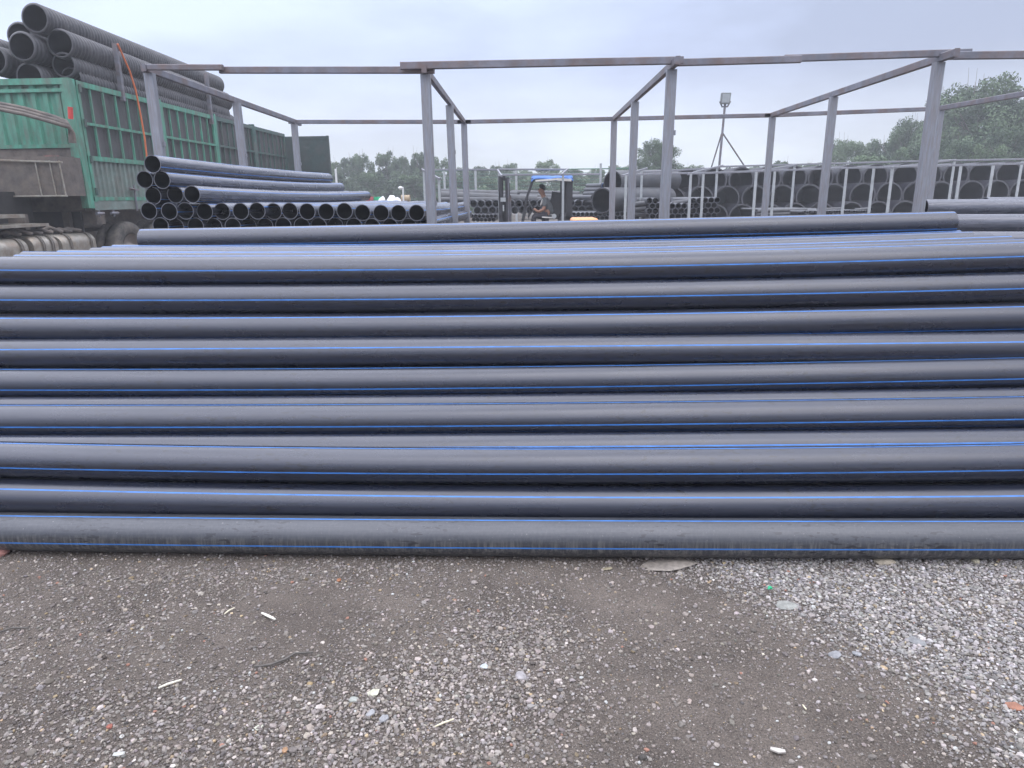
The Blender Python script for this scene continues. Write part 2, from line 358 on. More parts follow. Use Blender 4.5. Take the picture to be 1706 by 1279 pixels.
def stones(n, base_v, base_f, rmin, rmax, keep_pow, pale, z_sink=.35, power=2.2):
    # uniform candidates in the wedge the lens can see, thinned by density
    y = rng.uniform(1.1, 3.25, n * 6); x = rng.uniform(-3.9, 3.9, n * 6)
    ok = np.abs(x) < (.88 * y + .75); x, y = x[ok], y[ok]
    d = density(x, y); keep = rng.random(len(x)) < d**keep_pow; x, y, d = x[keep][:n], y[keep][:n], d[keep][:n]
    k = len(x); r = rmin + (rmax - rmin) * rng.random(k)**power
    rp = right_patch(x, y); pl_ = np.clip(rp + .75 * blob(x, y, 740, 1150, .36, .28), 0, 1)
    r = r * (1 + .12 * rp)
    sc3 = np.stack([r * rng.uniform(.75, 1.3, k), r * rng.uniform(.75, 1.2, k), r * rng.uniform(.45, .8, k)], 1)
    nv = len(base_v)
    V = base_v[None] * rng.uniform(.72, 1.2, (k, nv, 1)) * sc3[:, None, :]
    a = rng.uniform(0, 6.283, k); tl = rng.normal(0, .35, k)
    ca, sa = np.cos(a)[:, None], np.sin(a)[:, None]; ct, st_ = np.cos(tl)[:, None], np.sin(tl)[:, None]
    X, Y_, Z = V[..., 0], V[..., 1], V[..., 2]
    Y2 = Y_*ct - Z*st_; Z2 = Y_*st_ + Z*ct
    V = np.stack([X*ca - Y2*sa, X*sa + Y2*ca, Z2], -1)
    base = np.stack([x, y, ground_h(x, y) + sc3[:, 2] * (1 - 2*z_sink) + rng.uniform(0, .003, k) * d], 1)
    V = V + base[:, None, :]
    F = (base_f[None] + (np.arange(k) * nv)[:, None, None]).reshape(-1, base_f.shape[1])
    lum = np.exp(rng.normal(math.log(.168), .33, k)) * (1 + pale * (.34 * pl_)) ; lum = np.clip(lum, .06, .45)
    c = np.stack([lum * rng.normal(1.14, .03, k) * (1 - .05 * rp), lum, lum * rng.normal(.90, .04, k) * (1 + .05 * rp)], 1)
    odd = rng.random(k); c[odd < .003] = (.28, .15, .11); c[(odd > .012) & (odd < .04)] *= (1.15, 1.0, .72); c[odd > .993] = (.42, .42, .4)
    return V.reshape(-1, 3), F, np.repeat(c, nv, 0)
M_GRAVEL = mat('gravel_stone', None, .85, var=.25, scale=120, vcol=True, spec=.3)
parts = [stones(60000, iv, if_, .0026, .0082, 1.25, 1, power=1.4), stones(4200, iv, if_, .006, .0135, 1.0, 1, power=2.2), stones(170000, ov, of, .0011, .0036, .35, .8)]
Vs, Fs, Cs, b0 = [], [], [], 0
for V, F, C in parts: Vs.append(V); Fs.append(F + b0); Cs.append(C); b0 += len(V)
gr = bpy.data.objects.new('gravel', np_mesh('gravel', np.concatenate(Vs), np.concatenate(Fs), [M_GRAVEL], False, np.concatenate(Cs)))
link(gr); tag(gr, 'loose grey crushed stone scattered over the dirt in front of the pipes', 'gravel', kind='stuff')

# individual stones and litter one can pick out
def rock(name, px, py, size, flat, color, label, cat, seed, stretch=1.0, rot=0, sub=2, group=None, rough=.85):
    r = random.Random(seed); bm = bmesh.new(); bmesh.ops.create_icosphere(bm, subdivisions=sub, radius=1)
    pl = [(Vector((r.gauss(0,1), r.gauss(0,1), r.gauss(0,1))).normalized(), r.uniform(.55, .85)) for _ in range(9)]
    for v in bm.verts:
        for nrm, h in pl:
            d = v.co.dot(nrm)
            if d > h: v.co -= nrm * (d - h) * .9
        v.co *= 1 + r.uniform(-.04, .04)
        v.co.x *= size * stretch; v.co.y *= size; v.co.z *= size * flat
    me = bpy.data.meshes.new(name); bm.to_mesh(me); bm.free()
    me.materials.append(mat(name + '_surface', color, rough, var=.3, scale=40, bump=.4, bscale=120))
    o = bpy.data.objects.new(name, me); c = PZ(px, py, 0)
    o.location = (c.x, c.y, float(ground_h(c.x, c.y)) + size * flat * .45); o.rotation_euler = (r.uniform(-.15, .15), r.uniform(-.15, .15), rot)
    link(o); return tag(o, label, cat, group)
rock('stone', 590, 1165, .018, .5, (0.33, 0.343, 0.31), 'rounded pale grey-green stone left of the broken white chip', 'stone', 1)
rock('white_chip', 622, 1153, .024, .35, (0.449, 0.436, 0.343), 'largest cream white broken chip on the gravel below the pipes', 'stone chip', 2, 1.2, .6, 1)
rock('stone', 640, 1196, .019, .55, (0.277, 0.277, 0.284), 'grey angular stone just below the cream white chip', 'stone', 3, 1.1, 1.0, 1)
rock('stone', 617, 1187, .017, .5, (0.304, 0.304, 0.31), 'light grey squarish stone beneath the rounded pale stone', 'stone', 4)
rock('stone', 868, 1127, .019, .5, (0.297, 0.277, 0.277), 'oblong pinkish grey stone near the middle of the gravel', 'stone', 5, 1.5, -.8)
rock('stone', 808, 1110, .016, .45, (0.409, 0.436, 0.449), 'flat bluish white stone left of the oblong pinkish stone', 'stone', 6, 1.2)
rock('stone', 1392, 1090, .022, .55, (0.238, 0.238, 0.244), 'round grey stone at the edge of the pale gravel patch', 'stone', 7, 1.2)
rock('stone', 1428, 1088, .018, .5, (0.251, 0.251, 0.257), 'smaller grey stone right beside the round grey stone', 'stone', 8)
rock('stone', 1473, 934, .040, .42, (0.33, 0.284, 0.218), 'large tan stone lying against the bottom pipe', 'stone', 9, 1.3, -.4)
rock('stone', 1625, 934, .022, .6, (0.33, 0.297, 0.218), 'small tan stone lying against the bottom pipe at right', 'stone', 10)
rock('stone', 1525, 1065, .038, .2, (0.198, 0.198, 0.198), 'flat half buried grey slab in the pale gravel patch', 'stone', 11, 1.2)
rock('stone', 1310, 1006, .042, .16, (0.238, 0.238, 0.218), 'flat greenish grey slab below the green plastic scrap', 'stone', 12, 1.5)
rock('brick_fragment', 1690, 1175, .026, .35, (0.277, 0.132, 0.086), 'orange brown brick fragment at the right edge of the gravel', 'brick piece', 13, 1.5, -.2, 1)
rock('brick_fragment', 182, 1208, .013, .6, (0.264, 0.092, 0.066), 'small red brick pebble low on the left gravel', 'brick piece', 14, 1, 0, 1)
rock('brick_fragment', 565, 967, .014, .6, (0.297, 0.132, 0.066), 'tiny orange brick pebble near the pipes left of centre', 'brick piece', 15, 1, 0, 1)
rock('pebble', 516, 1139, .012, .7, (0.297, 0.218, 0.119), 'yellow brown pebble above the rounded pale stone', 'pebble', 16)
rock('pebble', 475, 1248, .013, .7, (0.33, 0.198, 0.112), 'orange tan pebble near the bottom edge of the gravel', 'pebble', 17, 1, 0, 1)
rock('white_chip', 432, 1209, .016, .25, (0.409, 0.409, 0.33), 'cream chip standing on the gravel left of the straw', 'stone chip', 18, 1.3, .9, 1)
rock('white_chip', 198, 1252, .016, .3, (0.436, 0.436, 0.409), 'white chip near the bottom left of the gravel', 'stone chip', 19, 1.3, .5, 1)
rock('flat_stone', 1112, 936, .085, .1, (.24, .21, .18), 'flat earth coloured slab stuck halfway under the bottom pipe', 'flat stone', 20, 1.9, -.05)
rock('flat_stone', 1010, 946, .02, .2, (0.231, 0.198, 0.132), 'small tan flake in the dirt below the bottom pipe', 'flat stone', 21, 1.5)
rock('pink_block', -4, 921, .05, .75, (0.277, 0.132, 0.112), 'dirty pink lump wedging the bottom pipe at the left edge', 'wedge', 22, 1.1)
def sliver(name, pts, wd, th, color, label, cat):
    mb = MB(); P3 = []
    for (px, py) in pts:
        c = PZ(px, py, 0); P3.append(Vector((c.x, c.y, float(ground_h(c.x, c.y)) + .008 + th / 2)))
    L = len(P3); vs = []
    for i, p in enumerate(P3):
        d = (P3[min(i+1, L-1)] - P3[max(i-1, 0)]).normalized(); s_ = d.cross(Vector((0, 0, 1))).normalized(); wv = wd * (.55 if i in (0, L-1) else 1)
        vs += [p + s_*wv/2 - Vector((0,0,th/2)), p + s_*wv/2 + Vector((0,0,th/2)), p - s_*wv/2 + Vector((0,0,th/2)), p - s_*wv/2 - Vector((0,0,th/2))]
    fs = []
    for i in range(L-1):
        for k in range(4): fs.append((i*4+k, i*4+(k+1)%4, i*4+4+(k+1)%4, i*4+4+k))
    fs += [(0,1,2,3), ((L-1)*4+3, (L-1)*4+2, (L-1)*4+1, (L-1)*4)]
    mb.add(vs, fs); o = mb.build(name, mat(name + '_surface', color, .8, var=.2, scale=60), origin=P3[0]); tag(o, label, cat)
sliver('wood_sliver', [(264, 1147), (280, 1140), (303, 1133)], .009, .004, (.62, .58, .48), 'longest cream wood sliver on the left gravel', 'wood sliver')
sliver('wood_sliver', [(436, 1022), (447, 1027), (459, 1033)], .012, .004, (.6, .58, .5), 'short wide cream sliver on the dirt below the pipes', 'wood sliver')
sliver('wood_sliver', [(374, 1024), (381, 1018), (391, 1013)], .007, .003, (.55, .5, .38), 'thin tan sliver left of the short wide cream sliver', 'wood sliver')
sliver('wood_sliver', [(1283, 1250), (1296, 1254), (1308, 1255)], .018, .005, (.42, .39, .35), 'pale wood scrap low on the bare dirt at right', 'wood sliver')
sliver('straw', [(725, 1212), (738, 1206), (756, 1200)], .006, .003, (.66, .6, .42), 'forked pale straw lying on the central gravel', 'straw')
sliver('straw', [(1337, 1176), (1340, 1180), (1343, 1184)], .004, .003, (.66, .6, .42), 'tiny straw standing on the bare dirt right of centre', 'straw')
sliver('twig', [(424, 1112), (450, 1109), (475, 1100), (492, 1090), (522, 1089)], .008, .006, (.1, .09, .08), 'curved dark strip lying across the gravel left of centre', 'twig')
sliver('twig', [(0, 1054), (20, 1047), (48, 1047)], .007, .005, (.1, .09, .08), 'curved dark strip on the dirt at the left edge', 'twig')
sliver('twig', [(1032, 928), (1038, 933), (1043, 941)], .006, .005, (.2, .17, .14), 'short thin twig leaning out from under the bottom pipe', 'twig')
mb = MB(); c = PZ(1283, 984, 0)
mb.add([c + Vector(v) for v in ((-.012, 0, .006), (.001, -.007, .018), (.013, .001, .008), (.006, .01, .016), (-.006, .009, .019), (0, 0, .006))], [(0,1,4), (1,2,3), (1,3,4), (0,5,1), (5,2,1)])
tag(mb.build('plastic_scrap', M_GREENP, origin=c), 'crumpled green plastic scrap on the pale gravel', 'plastic scrap')

#PART_PILE
# ------------------------------------------------------------------ the near pile of blue striped pipes
D = .18; R = D / 2
def slope(px, py): r = ray(px, py); return r.z / r.y
def on_line(m_, y, rad=R): return EYE + m_ * y - rad * math.sqrt(1 + m_ * m_)
ROWS = [  # silhouette top at x=0, 853, 1706 ; stripe height in the band (fraction of radius above the middle)
    (853, 861, 863, 54.6), (796, 808, 805, 21), (735, 745, 738, 64), (724, 721, 713, 101), (673, 670, 659, 69), (661, 656, 645, 98),
    (613, 609, 594, 68), (565, 560, 552, 19.5), (523, 519, 504, 47), (474, 470, 453, -2), (427, 424, 404, 6)]
LAB = ['lowest muddy black pipe with blue stripes, lying on the gravel', 'second black pipe up from the gravel in the near pile',
       'third black pipe up from the gravel, with two blue stripes', 'fourth pipe up, a narrow grey band just behind the third',
       'fifth black pipe up from the gravel, blue line along its top', 'sixth pipe up, thinnest visible band in the face of the pile',
       'seventh pipe up from the gravel, with two blue stripes', 'eighth black pipe up from the gravel in the near pile',
       'ninth pipe up, third below the crest of the near pile', 'tenth pipe up, just under the crest pipe of the near pile',
       'crest pipe along the top front edge of the near pile']
NEAR = 'blue striped pipes in the near pile'
prev = None; centers = []
for k, (l, c, r_, ph) in enumerate(ROWS):
    m_ = slope(853, c)
    if prev is None:
        z = R; y = (z + R * math.sqrt(1 + m_*m_) - EYE) / m_
    else:
        # next centre: touching the one below, farther solution
        best = None
        for i in range(0, 1800):
            a = math.radians(-20 + i * .075); yy = prev[0] + D * 1.004 * math.cos(a); zz = prev[1] + D * 1.004 * math.sin(a)
            e = abs(zz - on_line(m_, yy))
            if best is None or e < best[0] - 1e-6: best = (e, yy, zz, a)
            if e < .0006: best = (e, yy, zz, a); break
        y, z = best[1], best[2]
        print('row', k, 'y %.3f z %.3f ang %.0f err %.4f' % (y, z, math.degrees(best[3]), best[0]))
    prev = (y, z); centers.append(prev)
    dv = (1, 0) if k == 0 else (.6, .8)
    pts = []
    for px, py in ((0, l), (853, c), (1706, r_)):
        mm_ = slope(px, py)
        # s so that centre + s*dv is on the tangent
        s_ = (EYE + mm_ * y - R * math.sqrt(1 + mm_*mm_) - z) / (dv[1] - mm_ * dv[0])
        yy, zz = y + s_ * dv[0], z + s_ * dv[1]
        X = P(px, py, yy).x; pts.append((X, yy, zz))
    xs_ = [p[0] for p in pts]; cy = np.polyfit(xs_, [p[1] for p in pts], 2); cz = np.polyfit(xs_, [p[2] for p in pts], 2)
    hl = 3.55 + .12 * math.sin(k * 2.3)
    path = [Vector((x, np.polyval(cy, x), max(np.polyval(cz, x), R - .004))) for x in np.linspace(-hl + .1*math.sin(k*1.7), hl, 29)]
    view = math.degrees(math.atan2(EYE - z, y))
    mb = MB(); tube(mb, path, R, .011, stripes=view + ph, sw=4.4, nseg=64, twist=[.9, -.6, .5, 0, .3, -.4, .5, .2, .3, -.4, .3][k])
    o = mb.build('pipe', [M_PIPE_MUD if k == 0 else M_PIPE, M_BLUE, M_BORE, M_CUT], origin=(path[14].x, path[14].y, path[14].z)); tag(o, LAB[k], 'pipe', NEAR)
# flat top of the pile, receding
TOPS = [(28, 421, 423, 1760, 400, 72), (39, 417.5, 418.5, 1735, 397, 84), (100, 413.5, 415.5, 1681, 391, 66), (154, 409.5, 412.2, 1650, 388.5, 92), (172, 405.5, 410, 1618, 385.5, 78), (190, 402, 407, 1598, 383, 70)]
TL = ['first pipe behind the crest on top of the near pile', 'second pipe behind the crest on top of the near pile', 'third pipe behind the crest on top of the near pile',
      'fourth pipe behind the crest, its left end short of the others', 'fifth pipe behind the crest, second before the loose top pipe', 'last flat pipe just in front of the loose top pipe']
yb = centers[-1][0]
for k, (xl, cy_, yl, xr, yr, ph) in enumerate(TOPS):
    y = yb + .187 * (k + 1); pts = []
    for px, py in ((xl, yl), (853, cy_), (xr, yr)):
        mm_ = slope(px, py); z = on_line(mm_, y); pts.append((P(px, py, y).x, z))
    cz = np.polyfit([p[0] for p in pts], [p[1] for p in pts], 2)
    print('top', k, 'y %.2f' % y, 'z', [round(p[1], 3) for p in pts], 'x', [round(p[0], 2) for p in pts])
    path = [Vector((x, y, np.polyval(cz, x))) for x in np.linspace(pts[0][0], pts[2][0], 25)]
    mb = MB(); tube(mb, path, R, .011, stripes=ph, sw=4.4, nseg=48, twist=.3)
    tag(mb.build('pipe', PIPE_MATS, origin=tuple(path[12])), TL[k], 'pipe', NEAR)
# the loose pipe lying on top
yA = yb + .187 * 6.55
a = P(236, 381, yA); b = P(1588, 351.5, yA)
za, zb = on_line(slope(236, 381), yA), on_line(slope(1588, 351.5), yA); zm = on_line(slope(853, 369), yA); print('loose', yA, a.x, b.x, za, zm, zb)
cz = np.polyfit([a.x, 0, b.x], [za, zm, zb], 2)
path = [Vector((x, yA, np.polyval(cz, x))) for x in np.linspace(a.x, b.x, 25)]
mb = MB(); tube(mb, path, R, .011, stripes=-27 + 4, sw=4.2, nseg=56)
tag(mb.build('pipe', PIPE_MATS, origin=tuple(path[12])), 'single loose black pipe lying highest on top of the near pile', 'pipe', NEAR)
# pipes buried inside and at the back of the pile
n = 0
for (y, z) in [(centers[k][0] + D * 1.02 * j, centers[k][1] - .004) for k in (0, 1, 3, 5, 7, 9) for j in range(1, 9)]:
    if y > yA + .2 + (1.2 - z) * .5: continue
    if any(math.hypot(y - c[0], z - c[1]) < D * .985 for c in centers): continue
    if n >= 26: break
    n += 1; mb = MB(); tube(mb, [(-3.2, y, z), (0, y, z), (3.2, y, z)], R, .011, stripes=n * 37, sw=4.4, nseg=24)
    tag(mb.build('pipe', PIPE_MATS, origin=(0, y, z)), 'black pipe buried inside the near pile', 'pipe', 'pipes buried in the near pile')

#PART_RACK
# ------------------------------------------------------------------ tall steel rack frame
Zt = P(1119, 116, 8.0).z; print('rack top', Zt)
rk = empty('pipe_rack', (0, 8, 0), 'tall galvanised open steel frame rack standing behind the near pile', 'rack', 'steel storage frames in the yard')
tops = {}
FR = [(249, 122), (709, 124), (1119, 116), (1564, 104)]
MI = [(395, 179), (749, 180), (1058, 173), (1389, 161)]
BK = [(490, 206), (773, 206), (1023, 201), (1287, 195)]
for i, (px, py) in enumerate(FR): tops['f', i] = P(px, py, 8.35 if i == 0 else 8.0)
for i, (px, py) in enumerate(MI): tops['m', i] = P(px, py, 10.65)
for i, (px, py) in enumerate(BK): tops['b', i] = P(px, py, 13.3)
dx = tops['f', 3].x - tops['f', 2].x
tops['b', 4] = P(1567, 184, 13.3); tops['m', 4] = Vector((tops['b', 4].x + .12, 10.65, tops['m', 3].z)); tops['f', 4] = Vector((tops['b', 4].x + .2, 8.0, Zt))
for k_, v in tops.items(): print(k_, [round(t, 2) for t in v])
for i in range(5):
    f_, b_ = tops['f', i], tops['b', i]; tops['m', i].z = f_.z + (b_.z - f_.z) * (tops['m', i].y - f_.y) / (b_.y - f_.y)
for (rw, i), t in tops.items():
    lx_, ly_ = random.uniform(-.035, .035), random.uniform(-.03, .03)
    mb = MB(); mb.bar((t.x + lx_, t.y + ly_, 0), (t.x, t.y, t.z), .105, .085, up=Vector((0, 1, 0)), bev=.1)
    mb.box((t.x - .1 + lx_, t.y - .1 + ly_, 0), (t.x + .1 + lx_, t.y + .1 + ly_, .012))
    for z_ in (1.55, 2.25):                          # welded lugs
        if random.random() < .5: mb.box((t.x + .05, t.y - .02, z_), (t.x + .068, t.y + .02, z_ + .05))
    mb.build('post', M_STEEL, rk)
def beam(p, q, wd=.05, ht=.075):
    mb = MB(); mb.bar(p, q, wd, ht); mb.build('beam', M_STEELR, rk)
def lift(v, dz): return Vector((v.x, v.y, v.z + dz))
for i in range(5):                      # runs in depth, resting on the posts, poking out in front
    f, b = lift(tops['f', i], .04), lift(tops['b', i], .04); d = (b - f).normalized()
    beam(f - d * (.32 if i in (2, 3) else .12), b + d * (.35 if i == 0 else .12), .055, .08)
for a_, b_, o1, o2, dz in (((('f', 0)), ('f', 1), .0, .25, .03), (('f', 1), ('f', 2), .25, .1, .055), (('f', 2), ('f', 3), .0, .3, .035), (('f', 3), ('f', 4), .0, .2, .03)):
    f, b = tops[a_], tops[b_]; d = (b - f).normalized(); o_ = Vector((0, -.08 if a_[1] != 1 else -.085, dz + .02))
    if a_[1] == 2:
        m1 = f.lerp(b, .42); beam(f + o_ - d*o1, m1 + o_ + d*.15, .05, .07); beam(m1 + o_ + Vector((0, .055, .02)), b + o_ + Vector((0, .055, .03)) + d*o2, .05, .07)
    elif a_[1] == 0:
        m1 = f.lerp(b, .27); beam(f + o_ + d*.02, m1 + o_ + d*.06, .05, .06); beam(m1 + o_ + Vector((0, .055, -.018)), b + o_ + Vector((0, .055, -.01)) + d*.1, .05, .07)
    else: beam(f + o_ - d*o1, b + o_ + d*o2, .05, .075)
for i in range(4):
    f, b = tops['b', i], tops['b', i + 1]; d = (b - f).normalized(); o_ = Vector((0, .07, .04))
    beam(f + o_ - d*.12, b + o_ + d*.12, .05, .07)
# small stub of folded cap on the second front post
# ------------------------------------------------------------------ left stack with the open ends towards the photographer
PD = .186
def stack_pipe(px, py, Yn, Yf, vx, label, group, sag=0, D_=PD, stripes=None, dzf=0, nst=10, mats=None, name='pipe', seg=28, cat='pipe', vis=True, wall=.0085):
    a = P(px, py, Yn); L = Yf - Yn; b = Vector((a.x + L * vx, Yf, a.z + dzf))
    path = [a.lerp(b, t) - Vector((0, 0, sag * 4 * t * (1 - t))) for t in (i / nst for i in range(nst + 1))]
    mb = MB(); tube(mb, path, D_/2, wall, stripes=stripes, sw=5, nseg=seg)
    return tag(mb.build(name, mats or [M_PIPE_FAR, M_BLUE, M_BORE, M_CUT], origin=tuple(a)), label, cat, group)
LG = 'pipes in the left stack with open ends forward'
VX = .035
rs = random.Random(3)
def yn(px): return 7.7 + (px - 240) / 460 * .55
stack_pipe(254, 273, 7.62, 13.5, .035, 'topmost pipe of the left stack, sagging along its length', LG, .02, stripes=200, seg=36)
stack_pipe(241, 299, 7.70, 13.6, .04, 'left one of two pipes under the topmost pipe, left stack', LG, .02, stripes=40, seg=36)
stack_pipe(270, 299.5, 7.65, 13.9, .04, 'right one of two pipes under the topmost pipe, left stack', LG, .03, stripes=130, seg=36)
stack_pipe(255, 326, 7.75, 13.8, .05, 'leftmost pipe in the three pipe layer of the left stack', LG, .02, stripes=25, seg=36)
stack_pipe(292, 324, 7.8, 14, .05, 'middle pipe in the three pipe layer of the left stack', LG, .02, stripes=70, seg=36)
stack_pipe(320, 323.5, 7.7, 14.6, .045, 'rightmost pipe of the three pipe layer, long upper side showing', LG, .035, stripes=145, seg=36)
R4 = [248, 282, 309, 341, 370, 401, 428.5, 456, 483, 512, 543.5, 574, 604, 635, 664, 694]
for i, x in enumerate(R4):
    stack_pipe(x, 351.5 + rs.uniform(-1, 1) + (2.5 if x > 600 else 0), yn(x) + rs.uniform(-.05, .05), 14.1 + rs.uniform(-.3, .3), VX * (1 - i/15), '%s open pipe end from the left in the longer upper row, left stack' % ORD[i], LG, .02, stripes=rs.uniform(20, 110), seg=36)
R5 = [268, 293, 326, 357, 388, 414, 442, 472, 503, 531, 559, 590, 620, 650, 681]
for i, x in enumerate(R5):
    stack_pipe(x, 376.5 + rs.uniform(-1, 1), yn(x) + rs.uniform(0, .06), 14.1, VX * (1 - i/14), '%s open pipe end from the left in the lower row, left stack' % ORD[i], LG, .0, stripes=rs.uniform(20, 110), seg=28, nst=4)
stack_pipe(712, 374, 8.6, 14.1, 0, 'low pipe running back behind the second front rack post', LG, 0, stripes=60, seg=28)
# bearers and hidden bottom layers
for k in range(5):
    z = P(400, 376.5, 7.9).z - PD * .93 * (k + 1)
    if z < PD / 2: break
    for j in range(0, 15, 1):
        a = P(R4[j] if k % 2 == 0 else R5[j], 376.5, yn(R4[j]) + .05)
        mb = MB(); tube(mb, [(a.x, a.y, z), (a.x, a.y + 3, z), (a.x, a.y + 6, z)], PD/2, .011, nseg=14)
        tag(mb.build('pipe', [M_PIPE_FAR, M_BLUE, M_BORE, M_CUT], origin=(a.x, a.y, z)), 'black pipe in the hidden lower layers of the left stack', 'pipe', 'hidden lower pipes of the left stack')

# ------------------------------------------------------------------ pipes lying crosswise at the right
RG = 'crosswise pipes in the right hand pile'
def cross_pipe(x0, y0, x1, y1, Y, label, group, D_=.19, stripes=None, sag=0, mats=None, nst=10, wall=.011, seg=32, name='pipe', Y1=None):
    a = P(x0, y0, Y); b = P(x1, y1, Y1 or Y); path = [a.lerp(b, t) - Vector((0, 0, sag*4*t*(1-t))) for t in (i/nst for i in range(nst+1))]
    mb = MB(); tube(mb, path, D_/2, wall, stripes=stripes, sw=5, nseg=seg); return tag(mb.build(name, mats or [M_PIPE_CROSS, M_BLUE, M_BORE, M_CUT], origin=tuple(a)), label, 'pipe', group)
cross_pipe(1539, 347, 2300, 343, 8.35, 'upper crosswise pipe right of the rack post, bright along its top', RG, .2)
cross_pipe(1640, 342, 2300, 338, 9.1, 'crosswise pipe set back behind the upper one at right', RG, .2)
cross_pipe(1562, 372, 2300, 371, 7.6, 'lower crosswise pipe just behind the near pile at right', RG, .19)
cross_pipe(1590, 401, 2300, 401, 7.35, 'lowest crosswise pipe at right, its top peeping over the pile', RG, .19)
cross_pipe(1550, 376, 2300, 373, 8.3, 'dark crosswise pipe in the gap between upper and lower ones', RG, .2)
cross_pipe(1550, 400, 2300, 399, 8.3, 'dark crosswise pipe low in the gap at right', RG, .2)

k_ = 0
for Y_, zt in ((8.33, P(1700, 400, 8.3).z), (7.5, P(1700, 401, 7.35).z), (9.1, P(1700, 342, 9.1).z)):
    z = zt - .2
    while z > .09:
        mb = MB(); x0 = P(1570, 400, Y_).x + .1 * math.sin(k_ * 2); tube(mb, [(x0, Y_, z), (x0 + 3, Y_, z), (x0 + 6, Y_, z)], .1, .011, nseg=18)
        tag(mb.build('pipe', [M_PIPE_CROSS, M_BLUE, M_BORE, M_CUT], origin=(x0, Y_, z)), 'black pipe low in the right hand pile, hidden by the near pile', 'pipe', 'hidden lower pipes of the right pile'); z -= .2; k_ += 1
#PART_TRUCK
# ------------------------------------------------------------------ truck with high green side panels
TY = 14.0
tn = P(116, 130, TY); TXr = tn.x; ZT = tn.z; ZB = P(146, 345, TY).z; print('truck', TXr, ZT, ZB)
tk = empty('truck', (TXr, TY, 0), 'dusty truck with tall green side panels loaded with black corrugated pipes', 'truck')
def corr(mb, p0, p1, z0, z1, pitch, depth, nrm):
    """corrugated sheet from p0 to p1"""
    p0 = Vector(p0); p1 = Vector(p1); L = (p1 - p0).length; d = (p1 - p0) / L; k = max(1, int(L / pitch)); pr = []
    for i in range(k):
        for t, h in ((0, 0), (.3, 0), (.42, 1), (.82, 1), (.94, 0)):
            s_ = (i + t) / k * L; pr.append((s_, h * depth))
    pr.append((L, 0)); vs = []
    for s_, h in pr: q = p0 + d * s_ + Vector(nrm) * h; vs += [(q.x, q.y, z0), (q.x, q.y, z1)]
    mb.add(vs, [(2*i, 2*i+2, 2*i+3, 2*i+1) for i in range(len(pr) - 1)])
def xside(px):  # Y where the side plane shows at this pixel column near the horizon
    r = ray(px, 300); return TXr / r.x * r.y
YS = [TY, 17.25, 20.2, 23.0, 25.9]
# headboard (faces the photographer)
ZH = P(90, 243, TY).z
mb = MB(); corr(mb, (TXr - 2.5, TY, 0), (TXr - .08, TY, 0), ZH, ZT - .1, .24, -.045, (0, -1, 0)); mb.build('headboard_sheet', M_GREEN, tk)
mb = MB(); mb.box((TXr - 2.5, TY - .06, ZT - .11), (TXr - .001, TY + .04, ZT)); mb.box((TXr - 2.5, TY - .045, ZT - .24), (TXr - .09, TY + .02, ZT - .18))
mb.box((TXr - 2.5, TY - .05, ZH - .04), (TXr - .1, TY + .03, ZH + .03)); mb.build('headboard_frame', M_GREEN, tk)
mb = MB(); mb.box((TXr - .13, TY - .07, ZB - .02), (TXr + .01, TY + .12, ZT + .003)); mb.box((TXr - .2, TY - .03, ZH - .2), (TXr - .13, TY + .02, ZT - .11)); mb.build('corner_post', M_GREEN, tk)
# far side, floor, rear
mb = MB(); corr(mb, (TXr - 2.5, TY, 0), (TXr - 2.5, YS[-1], 0), ZB, ZT, .3, .04, (1, 0, 0)); mb.build('far_side_panel', M_SHEET, tk)
mb = MB(); mb.box((TXr - 2.48, TY + .1, ZB - .08), (TXr - .06, YS[-1], ZB + .04)); mb.build('deck', M_CHASSIS, tk)
ZMID = P(160, 274, TY + .6).z; zm2 = ZB + .62 * (ZT - ZB)
ZLOW = P(150, 262, TY).z; print('zlow', ZLOW, 'zm', P(135, 202, TY).z)
ZM = P(133, 203, TY).z
for i in range(4):
    y0, y1 = YS[i] + (.14 if i == 0 else .05), YS[i + 1] - .05
    fm = M_GREEN if i < 2 else M_GREEND
    mb = MB(); corr(mb, (TXr - .055, y0 + .04, 0), (TXr - .055, y1 - .04, 0), ZLOW, ZT - .05, .42, .028, (-1, 0, 0)); mb.build('side_sheet', M_SHEET, tk)
    mb = MB(); corr(mb, (TXr - .05, y0 + .04, 0), (TXr - .05, y1 - .04, 0), ZB + .12, ZLOW, .16, .035, (1, 0, 0)); mb.build('lower_side_sheet', M_GSHEET if i < 2 else M_GREEND, tk)
    mb = MB()
    for z, h in ((ZT - .06, .1), (ZM, .05), (ZLOW, .09), (ZB + .16, .07)): mb.box((TXr - .035, y0, z - h/2), (TXr + .02, y1, z + h/2))
    for y in (y0 + .04, y1 - .04): mb.box((TXr - .034, y - .04, ZB + .1), (TXr + .023, y + .04, ZT - .008))
    nb = 6
    for k in range(1, nb + 1):
        y = y0 + (y1 - y0) * k / (nb + 1); mb.box((TXr - .03, y - .016, ZLOW + .04), (TXr + .012, y + .016, ZT - .11))
    fr = mb.build('side_frame', fm, tk)
    mb = MB(); mb.box((TXr - .06, y0 - .02, ZB - .06), (TXr + .012, y1 + .02, ZB + .122)); mb.build('bottom_rail', M_GSHEET, tk)
    if i < 3: mb = MB(); mb.box((TXr - .12, YS[i+1] - .05, ZB), (TXr + .03, YS[i+1] + .05, ZT + .04)); mb.build('side_post', fm, tk)
    ym = (y0 + y1) / 2 - .2
    for z in (ZB + .35,):
        mb = MB(); mb.box((TXr + .03, ym - .05, z - .02), (TXr + .06, ym + .28, z + .02)); mb.box((TXr + .03, ym + .1, z - .45), (TXr + .055, ym + .14, z + .1)); mb.rod([(TXr + .06, ym - .1, z + .03), (TXr + .08, ym + .1, z)], .018); mb.build('latch', M_STEELR, tk)
